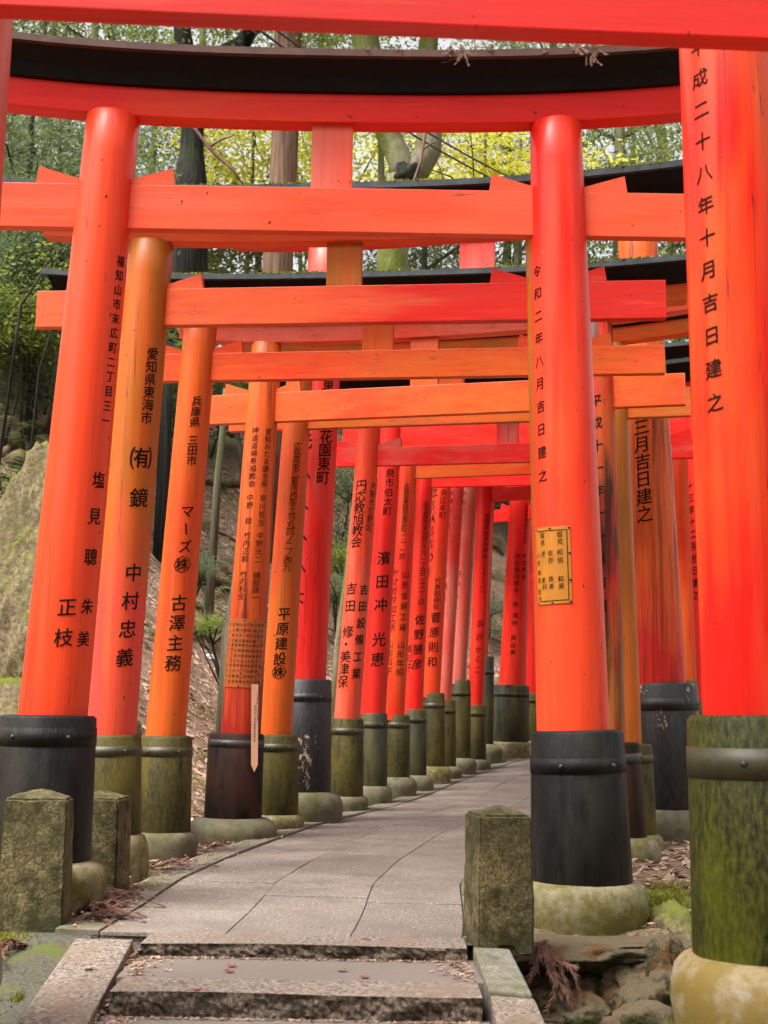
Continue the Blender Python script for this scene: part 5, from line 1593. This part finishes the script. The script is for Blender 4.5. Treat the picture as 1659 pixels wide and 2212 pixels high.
stem("black branch rising at the left edge under the leaves", [(0, 750), (45, 660), (75, 615), (100, 570)], .018, M['dark_bark'], 13)
stem("thin black stem crossing the left shrubs", [(60, 900), (85, 800), (118, 690), (130, 600)], .014, M['dark_bark'], 13.5)
stem("pale slim trunk above the left end of the copper roof", [(206, 420), (204, 260), (205, 100), (208, -60)], .12, M['grey_bark'], 26)
stem("slim greenish trunk over the copper roof", [(432, 400), (436, 250), (437, 100), (440, -60)], .11, M['pale_bark'], 28)
stem("slim trunk far left above the copper roof", [(105, 420), (101, 250), (98, 100), (95, -60)], .06, M['grey_bark'], 27)
stem("second slim trunk above the left of the copper roof", [(148, 420), (146, 250), (142, 100), (140, -60)], .07, M['grey_bark'], 28)
stem("mossy slim trunk left of the forked tree", [(826, 560), (826, 450), (823, 330), (826, 200)], .075, M['pale_bark'], 21)
stem("grey trunk behind the right posts", [(1335, 560), (1338, 420), (1340, 300), (1343, 150)], .14, M['grey_bark'], 24)
# the hanging branches on the second roof
def twig(label, pts, r0):
    mb = MB(); mb.tube(pts, [r0 * (1 - .45 * k / (len(pts) - 1)) for k in range(len(pts))], 7, .10, rt)
    p, q = pts[2], pts[3]
    mb.tube([p, p + (q - p) * .3 + np.array([.05, -.02, .05]), p + (q - p) * .5 + np.array([.11, -.03, .08])], [r0 * .5, r0 * .4, r0 * .2], 5)
    o = mb.build("dead_branch", M['twig'], None, loc=tuple(pts[-1])); tag(o, label, "dead branch", "dead branches fallen on the roofs")
twig("red brown dead branch leaning on the second roof left of its strut", [at(405, 215, 7.0), at(418, 275, 6.95), at(452, 318, 6.92), at(470, 338, 6.92), at(500, 362, 6.9), at(531, 408, 6.88)], .013)
twig("red brown dead branch leaning on the second roof right of its strut", [at(922, 230, 6.9), at(918, 290, 6.86), at(912, 325, 6.84), at(908, 350, 6.82), at(896, 385, 6.8), at(880, 416, 6.78)], .010)
def cable(label, dx, dy):
    a, b = at(520 + dx, 20 + dy, 12), at(1085 + dx, 384 + dy, 17)
    n = 14; pts = []
    for k in range(n):
        u_ = k / (n - 1); p = a + (b - a) * u_; p[2] += -.25 * 4 * u_ * (1 - u_) * .4; pts.append(p)
    mb = MB(); mb.tube(pts, .011, 6)
    o = mb.build("cable", M['cable'], None, loc=tuple(b)); tag(o, label, "cable", "black cables strung through the wood")
cable("upper black cable running down through the trees", 14, -2)
cable("lower black cable running down through the trees", -6, 10)

# ------------------------------------------------------------------ unseen leaf masses added outside the frame to cut low light from behind
def wood_ring():
    r = np.random.default_rng(77)
    Vs = []
    for i in range(60):
        az = r.uniform(75, 300)                     # behind, left and right of where the photograph was taken
        if 225 < az < 275 and r.random() < .6: continue  # thinned on the left to let sky light in
        rad = r.uniform(10, 19); h = r.uniform(1.5, 9.5)
        c = np.array([math.sin(math.radians(az)) * rad, 3 + math.cos(math.radians(az)) * rad, h])
        n = 1300
        P = c + r.normal(0, 1, (n, 3)) * np.array([1.5, 1.5, 1.2])
        nr = r.normal(0, 1, (n, 3)); nr /= np.linalg.norm(nr, axis=1)[:, None]
        a = np.cross(nr, r.normal(0, 1, (n, 3))); a /= np.linalg.norm(a, axis=1)[:, None] + 1e-9
        b = np.cross(nr, a); s = r.uniform(.07, .15, n)[:, None]
        Vs.append(np.stack([P - a * s, P - b * s * .6, P + a * s, P + b * s * .6], 1).reshape(-1, 3))
    V = np.concatenate(Vs)
    me = np_mesh("light_block_wood", V, np.arange(len(V)).reshape(-1, 4), 4)
    tag(link("light_block_wood", me, M['leaf_dark']), "dark leafy wood added unseen behind the viewer to block low light", kind="stuff")
wood_ring()

# ------------------------------------------------------------------ gates far off on the next path, glimpsed through the shrubs
def distant_gate(label, px, py, Y, wd, h):
    c = at(px, py, Y); zg = gz(c[0], Y)
    root = empty("distant_torii_gate", (float(c[0]), Y, zg)); tag(root, label, "torii gate", "far gates among the shrubs")
    for sg in (-1, 1):
        mb = MB(); mb.lathe((c[0] + sg * wd / 2, Y, zg - .1), (-sg * .03, 0, 1), [(0, .11), (h, .09)], 14); mb.build("pillar", orange[0], root)
    for z0, hh, ov, nm, mt in ((h * .78, .16, .3, "tie_beam", orange[1]), (h, .13, .45, "lintel", orange[1]), (h + .132, .13, .6, "roof_beam", M['kasagi'])):
        mb = MB(); x0, x1 = c[0] - wd / 2 - ov, c[0] + wd / 2 + ov
        mb.hexa([(x0, Y - .06, zg + z0), (x1, Y - .06, zg + z0), (x1, Y + .06, zg + z0), (x0, Y + .06, zg + z0), (x0, Y - .07, zg + z0 + hh), (x1, Y - .07, zg + z0 + hh), (x1, Y + .07, zg + z0 + hh), (x0, Y + .07, zg + z0 + hh)])
        mb.build(nm, mt, root)
distant_gate("distant orange red torii gate glimpsed through the shrubs at the left edge", 50, 770, 24, 1.0, 1.9)
distant_gate("farther small red torii gate glimpsed beside the leftmost red post", 112, 790, 26, .9, 1.8)
